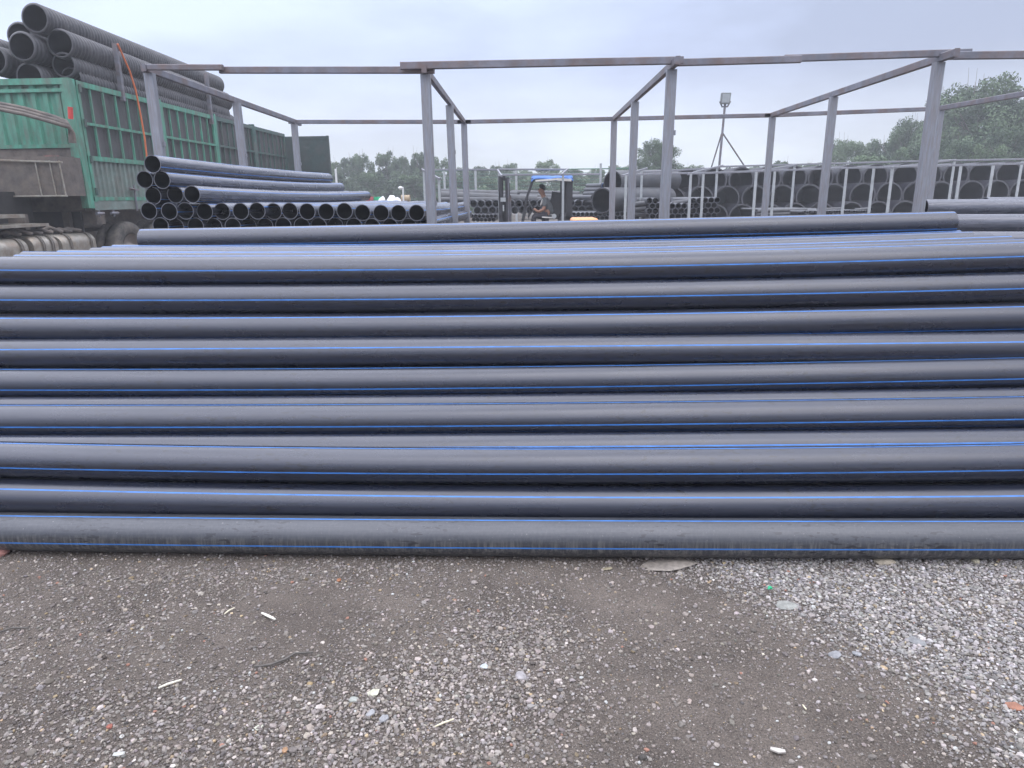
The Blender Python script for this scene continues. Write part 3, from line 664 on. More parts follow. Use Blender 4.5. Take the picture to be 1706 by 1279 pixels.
for y, z in ((TY + .2, ZT - .15), (TY + .2, ZM), (TY + .2, ZLOW - .03), (TY + .2, ZB + .3)):
    mb = MB(); mb.rod([(TXr + .045, y, z - .07), (TXr + .045, y, z + .07)], .028); mb.build('hinge', M_GREEND, tk)
for y in (TY + .1, TY + .6, TY + 2.1, TY + 2.5, TY + 3.4):
    mb = MB(); mb.rod([(TXr + .03, y, ZB - .13), (TXr + .05, y + .22, ZB - .13)], .03); mb.rod([(TXr + .03, y + .1, ZB - .06), (TXr + .03, y + .1, ZB - .2)], .02); mb.build('lock_bolt', M_STEELR, tk)
# open rear door
da = P(469, 227.5, YS[-1] + .1); db = P(546, 224.5, YS[-1] + .1)
mb = MB(); mb.box((da.x, da.y, ZB + .05), (db.x, da.y + .07, da.z)); 
for z in (da.z - .05, (da.z + ZB) / 2, ZB + .15): mb.box((da.x - .01, da.y - .02, z - .05), (db.x + .003, da.y + .01, z + .05))
mb.box((db.x - .06, da.y - .03, ZB + .02), (db.x + .012, da.y + .09, da.z + .01)); mb.build('rear_door', mat('rear_door_paint', (.022, .045, .042), .6, var=.3, dirt=(.05, .045, .042), dirt_scale=2.5, dirt_amt=.6), tk)
# chassis, gooseneck, tanks
mb = MB()
for x in (TXr - .55, TXr - 1.95):
    mb.box((x - .05, 9.9, .78), (x + .05, YS[-1], 1.06)); mb.box((x - .06, TY, ZB - .42), (x + .06, YS[-1], ZB - .085))
for y in (12.9, 14.4, 16, 19, 22, 25): mb.box((TXr - 1.9, y, .82), (TXr - .6, y + .12, ZB - .1))
mb.box((TXr - .4, TY + .2, ZB - .34), (TXr - .05, TY + .5, ZB - .08)); mb.box((TXr - 2.4, TY - .02, ZB - .05), (TXr - .14, TY + .06, ZH - .05)); mb.build('chassis', M_CHASSIS, tk)
mb = MB(); mb.box((TXr - 2.4, TY + .12, ZB - .55), (TXr - .3, TY + .16, ZB - .02)); mb.build('mud_board', M_DARK, tk)
# tool box with ladder frame between cab and body
tb0, tb1 = P(-60, 262, 13.2), P(105, 326, 13.2)
mb = MB(); mb.box((tb0.x, 13.2, tb1.z), (tb1.x, 13.9, tb0.z)); bx_ = mb.build('tool_box', M_CHASSIS, tk)
mb = MB()
for px in (58, 82, 98): c0, c1 = P(px, 267, 13.17), P(px + 12, 325, 13.17); mb.bar(c0, c1, .02)
mb.bar(P(-50, 265, 13.16), P(104, 270, 13.16), .03); mb.bar(P(-50, 328, 13.16), P(112, 326, 13.16), .03); mb.build('guard_rail', M_TANK, bx_)
mb = MB(); mb.rod([P(76, 265, 13.3), P(98, 265, 13.3)], .06); mb.build('red_cap', M_RED, tk)
for k in range(3):
    o_ = k * 5
    mb = MB(); mb.rod([P(-30, 166 + o_, 13.4 - .05*k), P(40, 180 + o_, 13.4 - .05*k), P(90, 194 + o_, 13.4 - .05*k), P(110 + k*3, 202 + o_, 13.4 - .05*k), P(116 + k*3, 212 + o_, 13.4), P(118 + k*3, 238, 13.4)], .035); mb.build('air_pipe', M_CHASSIS, tk)
mb = MB(); mb.rod([P(117, 178, 13.7), P(118, 198, 13.7)], .045); mb.build('red_handle', M_RED, tk)
def wheel(x, y, r=.53):
    wr = empty('wheel', Vector((x, y, r)) - tk.location); wr.parent = tk
    wc = Vector((x, y, r)); mb = MB(); pr = [(-.14, .62), (-.15, .8), (-.13, .96), (-.06, 1), (.06, 1), (.13, .96), (.15, .8), (.14, .62), (.10, .56), (-.10, .56)]; n = 40; vs = []
    for k in range(n):
        t = 2*math.pi*k/n
        for a_, rr in pr: vs.append((x + a_, y + math.cos(t)*rr*r, r + math.sin(t)*rr*r))
    q = len(pr); mb.add(vs, [(k*q + j, k*q + (j+1) % q, ((k+1) % n)*q + (j+1) % q, ((k+1) % n)*q + j) for k in range(n) for j in range(q)], True); mb.build('tyre', M_TYRE, wr)
    mb = MB(); n = 32; vs = []; pr = [(.13, .58), (.10, .54), (.03, .46), (.02, .30), (.09, .24), (.10, .12), (.10, 0.001)]
    for k in range(n):
        t = 2*math.pi*k/n
        for a_, rr in pr: vs.append((x + a_, y + math.cos(t)*rr*r, r + math.sin(t)*rr*r))
    q = len(pr); mb.add(vs, [(k*q + j, k*q + j+1, ((k+1) % n)*q + j+1, ((k+1) % n)*q + j) for k in range(n) for j in range(q - 1)], True); mb.build('rim', M_RIM, wr)
for y in (15.35, 16.75, 21.6, 22.9): 
    wheel(TXr - .18, y, .62); wheel(TXr - .52, y, .62); wheel(TXr - 2.25, y, .62)
# fuel tank: rounded box along Y with straps
def rbox(mb, x0, x1, y0, y1, z0, z1, r, n=6):
    pr = []
    for cx, cz, a0 in ((x1 - r, z1 - r, 0), (x0 + r, z1 - r, 90), (x0 + r, z0 + r, 180), (x1 - r, z0 + r, 270)):
        for k in range(n + 1): t = math.radians(a0 + 90*k/n); pr.append((cx + r*math.cos(t), cz + r*math.sin(t)))
    q = len(pr); st = [(y0, .88), (y0 + .03, .97), (y0 + .07, 1), (y1 - .07, 1), (y1 - .03, .97), (y1, .88)]; cx, cz = (x0+x1)/2, (z0+z1)/2
    vs = [(cx + (a_-cx)*s_, y, cz + (b_-cz)*s_) for y, s_ in st for a_, b_ in pr]
    mb.add(vs, [(i*q + k, i*q + (k+1) % q, (i+1)*q + (k+1) % q, (i+1)*q + k) for i in range(len(st)-1) for k in range(q)], True)
    mb.add([vs[k] for k in range(q)], [tuple(range(q))]); mb.add([vs[(len(st)-1)*q + k] for k in range(q)], [tuple(range(q))])
zt0 = P(90, 389, 13.4).z
for (y0, y1, zz) in ((11.2, 12.2, zt0 - .02), (12.35, 13.0, zt0), (13.12, 14.15, zt0 - .01)):
    mb = MB(); rbox(mb, TXr - .75, TXr - .08, y0, y1, .55, zz, .18); tnk = mb.build('fuel_tank', M_TANK, tk)
    for yy in (y0 + .2, y1 - .2): mb = MB(); rbox(mb, TXr - .765, TXr - .065, yy - .035, yy + .035, .535, zz + .015, .19); mb.build('strap', M_STRAP, tnk)
mb = MB()
for k in range(7): y = 11.9 + k*.28; mb.rod([(TXr - .5, y, zt0 + .03), (TXr - .35, y + .16, zt0 + .1 + .03*math.sin(k*2)), (TXr - .2, y + .3, zt0 + .03)], .035)
mb.build('hose', M_CHASSIS, tk)
mb = MB(); mb.box((TXr - .9, 11.2, zt0 + .16), (TXr - .15, 12.9, zt0 + .21)); mb.box((TXr - .9, 11.2, zt0 + .32), (TXr - .35, 12.6, zt0 + .38)); mb.build('step_plate', M_TANK, tk)
mb = MB(); mb.box((TXr - 2.2, 12.2, 1.0), (TXr - .9, 13.6, ZB + .3)); mb.build('air_tank_block', M_DARK, tk)
# cab, just outside the frame to the left
mb = MB(); mb.box((TXr - 2.45, 8.9, .9), (TXr - .1, 11.1, 1.9)); mb.box((TXr - 2.4, 9.1, 1.9), (TXr - .15, 11.1, 3.3)); cb = mb.build('cab', M_GREEND, tk)
mb = MB(); mb.box((TXr - .17, 9.4, 2.0), (TXr - .13, 10.4, 2.8)); mb.build('cab_window', M_GLASSY, cb)
for x in (TXr - .25, TXr - 2.3): wheel(x, 9.9, .53)

# corrugated pipes loaded on the truck
CG = 'corrugated pipes loaded on the truck'
def corr_pipe(a, b, rad, label, pitch=.075, name='corrugated_pipe', group=CG, seg=28, sag=0, mats=None):
    a = Vector(a); b = Vector(b); L = (b - a).length; n = int(L / pitch); path = []; rb = []
    for i in range(n):
        for t, h in ((0, .9), (.16, 1.0), (.52, 1.0), (.68, .9)):
            u = (i + t) / n; path.append(a.lerp(b, u) - Vector((0, 0, sag*4*u*(1-u)))); rb.append(h)
    path.append(b); rb.append(.9)
    mb = MB(); tube(mb, path, rad, rad*.10, nseg=seg, ribs=rb); return tag(mb.build(name, mats or [M_CORR, M_CORR, M_BORE, M_CORR], origin=tuple(a)), label, 'corrugated pipe', group)
TP = [(58, 30, 360, 142, -.62, 'highest corrugated pipe of the truck load', .27), (100, 72, 374, 170, -.3, 'second corrugated pipe down on the near side of the truck load', .27),
      (106, 108, 371, 190, -.33, 'third corrugated pipe down on the near side of the truck load', .24), (119, 131, 382, 203, -.3, 'corrugated pipe level with the top of the green side panel', .22)]
for (xa, ya_, xb, yb_, ox, lab, rad) in TP: corr_pipe(PX(xa, ya_, TXr + ox), PX(xb, yb_, TXr + ox), rad, lab, pitch=.105)
a0, b0_ = PX(100, 72, TXr - .3), PX(374, 170, TXr - .3)
for dx_, dz_, lab, ya in ((-.55, -.1, 'corrugated pipe behind the second one on the truck load', -.3), (-.58, -.62, 'corrugated pipe behind the third one on the truck load', -.2), (-1.1, .25, 'far corrugated pipe near the top of the truck load', .5), (-1.15, -.32, 'far corrugated pipe deep in the truck load', -.3), (-1.68, 0, 'farthest corrugated pipe on the truck load', -.5)):
    corr_pipe(a0 + Vector((dx_, ya, dz_)), b0_ + Vector((dx_, ya, dz_)), .27, lab, pitch=.105)
for (x0, y0, x1, y1, lab) in ((191, 72, 203, 160, 'nearer upright stake holding the corrugated pipe load'), (343, 122, 353, 200, 'farther upright stake holding the corrugated pipe load')):
    p, q = PX(x0, y0, TXr + .02), PX(x1, y1, TXr + .02); mb = MB(); mb.bar((p.x, p.y, p.z), (p.x, p.y, q.z - .1), .1, .08, up=Vector((0, 1, 0))); tag(mb.build('load_stake', M_STEELR, origin=p), lab, 'stake', 'stakes on the truck')
p, q = P(197, 74, 15.4), P(244, 262, 15.0)
mb = MB(); q2 = Vector((TXr + .14, 15.9, q.z)); p2 = P(200, 80, 15.2); p2.x = max(p2.x, TXr + .0)
mb.rod([PX(x_, y_, TXr + .09) for x_, y_ in ((196, 73), (216, 118), (226, 150), (234, 190), (241, 230), (246, 275))], .02); tag(mb.build('tie_strap', M_ORANGE, origin=p), 'orange strap tied down over the truck load', 'strap')

#PART_BACK
# ------------------------------------------------------------------ yard beyond: low frames, big pipes, stacks
BY = 25.0
BG = 'huge black pipes stacked across the back of the yard'
BD = .88; MB_BIG = [M_BIG, M_BIG, M_BORE, M_BIG]
def big_row(x0, x1, npx, yfun, lab, off=0, Yd=BY):
    i = 0; a0 = P(x0, yfun(x0), Yd).x; x = a0
    while True:
        px = 853 + (x - 0) / Yd * F0 * 1.0
        c = None
        # pixel column for this X (iterate)
        pxx = x0 + (x - a0) * npx
        if pxx > x1: break
        a = P(pxx, yfun(pxx), Yd); a.y = Yd + random.uniform(-.15, .15)
        mb = MB(); tube(mb, [a, a + Vector((.03, 1.6, 0)), a + Vector((.1, 6, 0))], BD/2, .05, nseg=36)
        # socket collar
        tag(mb.build('big_pipe', [M_BIG, M_BIG, M_BIG, M_CUTB], origin=tuple(a)), '%s huge black pipe from the left in the %s row' % (ORD[i], lab), 'big pipe', BG)
        i += 1; x += BD * 1.04
M_CUTB = mat('big_pipe_rim', (.06, .06, .068), .5, var=.3)
pxm = F0 / BY / math.cos(PITCH) * 1.02
def yr1(px): return 303 - (px - 1060) * .0205
def yr2(px): return 334 - (px - 1060) * .0205
def yr3(px): return 365 - (px - 1060) * .0205
big_row(1056, 1740, pxm, yr1, 'top', Yd=25.6); big_row(1076, 1740, pxm, yr2, 'middle', Yd=25.0); big_row(1056, 1740, pxm, yr3, 'bottom', Yd=24.4)

# big pipes lying at an angle left of them
OG = 'big pipes lying at an angle near the forklift'
def side_pipe(x0, y0, x1, y1, Ya, Yb, rad, label, mats=None, group=OG, name='big_pipe', rounded=True):
    a, b = P(x0, y0, Ya), P(x1, y1, Yb); n = 8; path = [a.lerp(b, t/n) for t in range(n + 1)]
    mb = MB(); tube(mb, path, rad, rad*.1, nseg=32); return tag(mb.build(name, mats or [M_BIG2, M_BIG2, M_BORE, M_CUTB], origin=tuple(a)), label, 'big pipe', group)
M_BIG2 = mat('grey_black_pipe', (.045, .048, .056), .5, var=.25, scale=3, dirt=(.09, .087, .085), dirt_scale=2, dirt_amt=.5)
side_pipe(1003, 334, 1110, 330, 20.5, 23.5, .36, 'big dull pipe lying sideways behind the right rack post')
side_pipe(1021, 304, 1120, 300, 21.5, 24.0, .34, 'upper big dull pipe lying sideways over the other')
SG = 'small stack of pipes beside the big sideways pipes'
for i, (x0, y0, x1) in enumerate(((979, 309.5, 1004), (976, 316, 1003), (974, 322.5, 999), (953, 329, 988), (955, 336, 990))):
    side_pipe(x0, y0, x1, y0 - .6, 24.5, 22.5, .075, '%s pipe from the top in the small stepped stack' % ORD[i], group=SG, name='pipe')
for i, (x, y) in enumerate(((1007, 309), (1009, 317), (1002, 323))):
    stack_pipe(x, y, 22.3, 24, 0, '%s blue rimmed pipe end by the big sideways pipes' % ORD[i], 'blue rimmed pipes', D_=.17, mats=[M_BIG, M_BLUE, M_BORE, M_BLUE], seg=20, nst=2)

# rows of small open ends: function for grids of pipe ends
def end_grid(x0, x1, y0, rows, Yd, D_, lab, group, length=5, slope_=-.02, first_off=0, mats=None, hexa=True, skip=None, vx=0):
    stp = D_ * F0 / Yd / .97
    for r_ in range(rows):
        x = x0 + (stp/2 if (r_ % 2 and hexa) else 0); i = 0
        while x <= x1:
            if not (skip and skip(r_, x)):
                mb = MB(); a = P(x, y0 + r_*stp*.88 + (x - x0)*slope_ + random.uniform(-.3, .3), Yd + random.uniform(-.08, .08))
                tube(mb, [a, a + Vector((vx*length/2, length/2, 0)), a + Vector((vx*length, length, 0))], D_/2, D_*.07, nseg=16)
                tag(mb.build('pipe', mats or [M_BIG2, M_BLUE, M_BORE, M_CUT], origin=tuple(a)), '%s pipe end in the %s row of %s' % (ORD[min(i, 31)], ['top', 'second', 'third', 'fourth'][r_], lab), 'pipe', group)
                i += 1
            x += stp
end_grid(789, 1010, 339, 2, 23, .24, 'the stack behind the forklift', 'pipe ends stacked behind the forklift', slope_=-.004, mats=[M_PALEP if False else M_BIG2, M_BLUE, M_BORE, M_CUT])
end_grid(786, 828, 360, 2, 21.8, .12, 'the small bundle left of the forklift', 'thin pipes bundled left of the forklift', slope_=0)
end_grid(956, 1060, 357, 2, 20.5, .125, 'the thin pipe bundle right of the forklift', 'thin pipes bundled right of the forklift', slope_=-.01)
end_grid(1082, 1101, 334, 4, 18.0, .15, 'the bundle left of the tall middle post', 'thin pipes left of the tall post', slope_=0)
end_grid(1120, 1199, 343, 3, 18.0, .15, 'the middle bundle under the floodlight', 'pipe ends bundled under the floodlight', slope_=-.02)
end_grid(1155, 1196, 334, 1, 18.0, .15, 'the short top layer under the floodlight', 'pipe ends bundled under the floodlight', slope_=-.02)
end_grid(1337, 1450, 353, 1, 17.5, .06, 'the thin tube bundle before the huge pipes', 'thin tubes before the huge pipes', slope_=-.01)
for i, (x0, y0, x1, y1, rad) in enumerate(((1046, 342, 1080, 338, .07), (1046, 350, 1078, 347, .06), (1046, 357, 1100, 355, .07), (1121, 339, 1156, 335, .07), (1262, 352, 1345, 350, .05), (1262, 357.5, 1330, 356, .05), (1360, 350, 1405, 348, .05), (1425, 350, 1452, 348, .05))):
    side_pipe(x0, y0, x1, y1, 18.6, 18.3, rad, '%s pale sided pipe lying flat between the low frames' % ORD[i], mats=[M_PALE2 if False else M_BIG2, M_BIG2, M_BORE, M_CUT], group='pale sided pipes between the low frames', name='pipe')
# long crosswise pipes behind the forklift
LGp = 'long crosswise pipes behind the forklift'
for i, (x0, y0, x1, y1, Yd, rad) in enumerate(((735, 321, 862, 325, 25, .14), (735, 326, 895, 333, 24.2, .15), (735, 333, 830, 333.5, 23.8, .1), (852, 321, 965, 323, 26, .1), (866, 328, 990, 329, 25.5, .12), (850, 334, 990, 333, 24.5, .12))):
    side_pipe(x0, y0, x1, y1, Yd, Yd, rad, '%s long crosswise pipe from the left behind the forklift' % ORD[i], group=LGp, name='pipe')

# low frames
def low_frame(label, posts, beams, Yd, wd=.055):
    root = empty('low_rack', (P(posts[0][0], 300, Yd).x, Yd, 0), label, 'rack', 'low steel frames in the yard')
    for px, py, Y_ in posts:
        t = P(px, py, Y_); mb = MB(); mb.bar((t.x, t.y, 0), t, wd, wd*.8, up=Vector((0, 1, 0))); mb.build('post', M_PALE, root)
    for (x0, y0, Y0, x1, y1, Y1) in beams:
        mb = MB(); mb.bar(P(x0, y0, Y0), P(x1, y1, Y1), .04, .045); mb.build('beam', M_STEEL, root)
low_frame('low pale frame around the thin pipe bundles, left of the floodlight', [(1043, 292, 16.5), (1069.5, 285, 19), (1151, 289, 16.5), (1172, 288, 17.2), (1195, 279, 19.5)],
          [(1036, 293, 16.4, 1078, 280, 19.3), (1068, 287, 19, 1197, 279.5, 19), (1043, 291, 16.5, 1152, 288, 16.5), (1146, 290, 16.4, 1204, 275.5, 19.8)], 17)
low_frame('low pale frame in front of the huge pipes, middle of the right side', [(1260, 286, 16.5), (1291, 284, 17.2), (1324, 275, 19.5), (1411, 280, 17.2), (1456, 280, 17.2)],
          [(1152, 289, 16.5, 1410, 279.5, 16.5), (1195, 277.5, 19.5, 1590, 266.5, 19.5), (1262, 285.5, 16.5, 1330, 274, 19.6), (1411, 279.5, 17, 1490, 278.5, 17)], 17)
low_frame('low pale frame in front of the huge pipes, at the far right', [(1487, 279, 16.5), (1590, 269, 19.5), (1601, 276, 17.2), (1655, 275, 17.2), (1703, 268, 19.5)],
          [(1487, 278, 16.5, 1720, 272, 16.5), (1590, 267, 19.5, 1730, 264.5, 19.5), (1484, 279.5, 16.4, 1592, 266, 19.7)], 17)
low_frame('thin frame with a short pale post behind the left stack', [(707, 285, 18.5), (731, 296, 17)], [(703, 282, 18.7, 733, 298, 16.8), (703, 282.5, 18.7, 830, 282.5, 18.7)], 18.5)
low_frame('thin frame whose pale post stands left of the forklift mast', [(831, 286, 18.4), (938, 288, 17.8)], [(829, 283, 18.5, 836, 293, 16.8), (829, 282, 18.5, 946, 282, 18.5), (935, 291, 17, 946, 281.5, 18.7), (836, 291, 17, 1000, 290, 17)], 18)
# wire net fence across the back
fn = empty('net_fence', (-2, 31, 0), 'green wire net fence on thin pale posts crossing before the trees', 'fence')
for px, top in ((706, 284), (740, 285), (792, 283), (860, 282), (1001, 272), (1060, 276)):
    t = P(px, top, 31); mb = MB(); mb.rod([(t.x, 31, 0), (t.x, 31, t.z)], .05, 8); mb.build('post', M_PALE, fn)
mb = MB()
for k in range(8):
    y = 284 + k * 6.0; a, b = P(704, y + 1, 31.06), P(1060, y - 4, 31.06); mb.rod([a, b], .009 if k else .025, 5)
for i in range(22):
    x = 704 + i*16.5; a = P(x, 286, 31.08); mb.rod([(a.x, 31.08, 0), (a.x, 31.08, a.z)], .006, 4)
mb.build('wire_net', M_NET, fn)

# floodlight mast
FL = 28.5; c0 = P(1208, 172, FL); root = empty('floodlight_mast', (c0.x - .05, FL, 0), 'floodlight on a thin braced pole above the huge black pipes', 'floodlight')
px0 = P(1197, 290, FL)
mb = MB(); mb.rod([(px0.x - .05, FL, 0), (px0.x, FL, px0.z), (c0.x, FL, c0.z)], .045, 10); mb.build('pole', M_STEELR, root)
j = P(1203, 220, FL)
for x, y in ((1186, 276), (1240, 276)):
    q = P(x, y, FL + .2); d = (q - j); q2 = j + d * ((j.z - .3) / (j.z - q.z)); mb = MB(); mb.rod([j, q2], .028, 8); mb.build('brace', M_STEELR, root)
mb = MB(); h = P(1208, 164, FL); 
for t_, s_ in ((0, 1),):
    a = [P(1201.5, 155, FL), P(1217, 155, FL), P(1214.5, 173, FL), P(1200, 173, FL)]
    fr = [Vector((v.x, FL - .12, v.z)) for v in a]; bk = [Vector((v.x*.999 + h.x*.001, FL + .06, v.z)) for v in a]
    mb.add(fr + bk, [(0,1,2,3), (7,6,5,4), (0,4,5,1), (1,5,6,2), (2,6,7,3), (3,7,4,0)])
hd = mb.build('lamp_head', M_LAMP, root)
mb = MB(); inn = [Vector((h.x + (v.x - h.x)*.82, FL - .128, h.z + (v.z - h.z)*.82)) for v in a]; mb.add(inn, [(0,1,2,3)]); mb.build('lens', M_GLASSY, hd)
mb = MB(); mb.rod([(h.x - .2, FL - .03, h.z - .1), (h.x - .1, FL - .03, c0.z - .12), (h.x + .1, FL - .03, c0.z - .12), (h.x + .2, FL - .03, h.z - .1)], .03, 6); mb.build('bracket', M_STEELR, root)

# small coloured things behind the left stack
def crate(px0, px1, py0, py1, Yd, m_, name, label, cat, rim=True):
    a, b = P(px0, py0, Yd), P(px1, py1, Yd); mb = MB(); r = .04
    mb.box((a.x, Yd, 0), (b.x, Yd + .7, a.z)); mb.box((a.x - .02, Yd - .02, a.z - .07), (b.x + .02, Yd + .72, a.z + .01))
    for k in range(1, 5): x = a.x + (b.x - a.x)*k/5; mb.box((x - .02, Yd - .025, .1), (x + .02, Yd, a.z - .1))
    tag(mb.build(name, m_, origin=(a.x, Yd, 0)), label, cat)
M_REDF = mat('faded_red', (.42, .09, .11), .7, var=.2)
crate(593, 617, 328.5, 340, 20, M_REDF, 'crate', 'faded red container behind the left pipe stack', 'container')
crate(618, 630, 328.5, 340, 20.4, M_GREENP, 'crate', 'bright green container behind the left pipe stack', 'container')
def sack(px, py, w_, h_, Yd, label, seed):
    r = random.Random(seed); bm = bmesh.new(); bmesh.ops.create_icosphere(bm, subdivisions=3, radius=1)
    a = P(px, py, Yd)
    for v in bm.verts:
        s_ = 1 + .08*math.sin(v.co.x*5 + seed) + .06*math.sin(v.co.y*7) ; v.co.x = math.copysign(abs(v.co.x)**.6, v.co.x)*w_*s_; v.co.y *= .4; v.co.z = math.copysign(abs(v.co.z)**.7, v.co.z)*h_*s_
    me = bpy.data.meshes.new('sack'); bm.to_mesh(me); bm.free(); me.materials.append(M_WHITE)
    for p_ in me.polygons: p_.use_smooth = True
    o = bpy.data.objects.new('sack', me); o.location = (a.x, Yd, a.z - h_); link(o); tag(o, label, 'sack', 'white sacks behind the left stack')
sack(636, 329, .1, .35, 20.2, 'narrow white sack beside the green container', 1); sack(653, 328, .18, .5, 20.3, 'widest white sack with folded top behind the left stack', 2); sack(663, 330, .1, .35, 20.6, 'small white sack right of the widest sack', 3)
sack(645, 333, .5, .3, 20.9, 'low white sack lying behind the others', 5)
mb = MB(); a = P(676, 331, 20.5); mb.rod([(a.x - .12, 20.5, a.z), (a.x + .12, 20.5, a.z)], .11, 12); tag(mb.build('cable_drum', mat('tan_drum', (.35, .27, .18), .8), origin=a), 'small tan drum right of the white sacks', 'drum')
for (px, y0, y1, lab) in ((671, 311, 330, 'short white standpipe with round knob behind the left stack'), (559, 281, 300, 'short white rod at the far end of the topmost pipe')):
    mb = MB(); a = P(px, y0, 19 if px > 600 else 15); b = a.copy(); b.z = .0; mb.rod([b, a], .022, 8)
    tag(mb.build('standpipe', M_WHITE, origin=(a.x, a.y, 0)), lab, 'standpipe')
    if px > 600:
        mb = MB(); k = P(667, 313, 19); mb.rod([k - Vector((.05, 0, 0)), k, k + Vector((.08, 0, 0))], [.03, .05, .02], 10); o = bpy.context.scene.objects['standpipe']; mb.build('knob', M_WHITE, o)
# orange cover behind the near pile
a, b = P(954, 364, 12), P(998, 362, 12)
mb = MB(); rbox(mb, a.x, b.x, 12, 12.9, a.z - .42, a.z, .05); oc = mb.build('orange_bin', M_ORANGEP, origin=(a.x, 12, a.z)); tag(oc, 'orange plastic bin lid showing just above the loose top pipe', 'bin')
mb = MB(); mb.box((a.x + .03, 12.05, 0), (b.x - .03, 12.85, a.z - .4)); mb.build('body', M_ORANGEP, oc)

#PART_LIFT
# ------------------------------------------------------------------ forklift and driver
LY = 18.6
fk = empty('forklift', (P(890, 350, LY).x, LY, 0), 'dark forklift with a blue tarp over its roof behind the near pile', 'forklift')
def L3(px, py, dy=0): return P(px, py, LY + dy)
zr = L3(920, 299).z
def lx(px): return L3(px, 340).x
zs = L3(905, 358).z       # seat height
mb = MB()
for dy in (-.35, .35):
    mb.bar((lx(835), LY + dy, .15), (lx(835), LY + dy, L3(835, 294).z), .09, .14); mb.bar((lx(846), LY + dy, .15), (lx(846), LY + dy, L3(846, 296).z), .09, .14)
for z in (.4, 1.0, L3(840, 297).z): mb.bar((lx(840), LY - .35, z), (lx(840), LY + .35, z), .1, .1)
mb.box((lx(836), LY - .3, 1.0), (lx(845), LY + .3, L3(840, 330).z))
ms = mb.build('mast', M_LIFT, fk)
mb = MB(); mb.rod([(lx(850), LY - .2, .4), (lx(850), LY - .2, L3(850, 325).z)], .035); mb.rod([(lx(848), LY - .43, .4), (lx(848), LY - .43, L3(848, 298).z)], .015); mb.build('lift_cylinder', M_STEELR, ms)
mb = MB(); a = L3(835, 329); b = L3(843.5, 335.5); mb.box((a.x, LY - .44, b.z), (b.x, LY - .422, a.z)); mb.build('plate', M_PALE, ms)
mb = MB(); a = L3(838.5, 341); b = L3(841, 351); mb.box((a.x, LY - .44, b.z), (b.x, LY - .422, a.z)); mb.build('plate', M_PALE, ms)
for dy in (-.28, .28):
    mb = MB(); mb.box((lx(818) - .5, LY + dy - .06, .1), (lx(832), LY + dy + .06, .15)); mb.box((lx(830), LY + dy - .06, .1), (lx(833), LY + dy + .06, .75)); mb.build('fork', M_LIFT, fk)
mb = MB(); rbox(mb, lx(868), lx(952), LY - .48, LY + .48, .35, zs - .18, .12); mb.build('body', M_LIFT, fk)
mb = MB(); rbox(mb, lx(930), lx(955), LY - .5, LY + .5, .3, zs + .05, .15); mb.build('counterweight', M_LIFT, fk)
mb = MB()
for dy in (-.45, .45):
    mb.bar((lx(868), LY + dy, .8), L3(878, 328, dy), .07); mb.bar(L3(878, 328, dy), L3(888, 300, dy), .06)
    mb.box((lx(942), LY + dy - .05, zs - .1), (lx(952), LY + dy + .05, zr)); mb.box((lx(934.5), LY + dy - .03, zs - .1), (lx(939), LY + dy + .03, zr))
mb.box((lx(886), LY - .5, zr - .03), (lx(952), LY + .5, zr + .03)); gd = mb.build('overhead_guard', M_LIFT, fk)
mb = MB()                                        # tarp: sagging sheet with thickness
nx_, ny_ = 16, 6; V2 = []
for side in (0, 1):
    for j in range(ny_ + 1):
        for i in range(nx_ + 1):
            u, v = i/nx_, j/ny_; pt = L3(885 + 68*u, 292.5 - .5*u); z = pt.z + .05*math.sin(u*7 + v*3)*.5 - (.10 if j in (0, ny_) else 0) - (.06 if i in (0, nx_) else 0) - side*.02
            V2.append((pt.x, LY - .56 + 1.12*v, z))
st_ = (nx_+1)*(ny_+1); F2 = []
for j in range(ny_):
    for i in range(nx_): q = j*(nx_+1) + i; F2 += [(q, q+1, q+nx_+2, q+nx_+1), (st_+q+nx_+1, st_+q+nx_+2, st_+q+1, st_+q)]
for i in range(nx_): F2 += [(i, st_+i, st_+i+1, i+1), (ny_*(nx_+1)+i, ny_*(nx_+1)+i+1, st_+ny_*(nx_+1)+i+1, st_+ny_*(nx_+1)+i)]
for j in range(ny_): q = j*(nx_+1); F2 += [(q, q+nx_+1, st_+q+nx_+1, st_+q), (q+nx_, st_+q+nx_, st_+q+2*nx_+1, q+2*nx_+1)]
mb.add(V2, F2, True); tp = mb.build('tarp', M_TARP, gd)
mb = MB(); a = L3(887, 299.5); mb.bar(L3(892, 301, -.56), L3(928, 298.5, -.56), .015, .045); mb.bar(L3(928, 298.5, -.56), L3(952, 300, -.56), .015, .06); mb.build('tarp_hem', M_COLLAR, tp)
mb = MB(); mb.box((lx(912), LY - .25, zs - .1), (lx(930), LY + .25, zs)); mb.bar((lx(928), LY, zs), (lx(934), LY, zs + .55), .45, .09, up=Vector((0, 1, 0))); mb.build('seat', M_DARK, fk)
mb = MB(); cc = L3(888, 347); pts = [cc + Vector((.03*math.cos(t), .17*math.cos(t), .17*math.sin(t))) + Vector((-.09*math.sin(t), 0, 0)) for t in (2*math.pi*k/20 for k in range(21))]; mb.rod(pts, .018, 6); mb.rod([cc, L3(880, 362)], .02, 6); mb.build('steering_wheel', M_DARK, fk)
mb = MB(); mb.rod([L3(882, 342), L3(882, 356)], .012, 6); mb.rod([L3(886, 344, -.1), L3(884, 356, -.1)], .012, 6); mb.build('lever', M_DARK, fk)
mb = MB(); c = L3(923, 360, -.5); mb.rod([c, c + Vector((0, -.03, 0))], .06, 12); mb.build('cap', M_PALE, fk)
mb = MB(); mb.bar(L3(903, 361.5, -.5), L3(921, 362.5, -.5), .03, .03); mb.build('trim', M_COLLAR, fk)
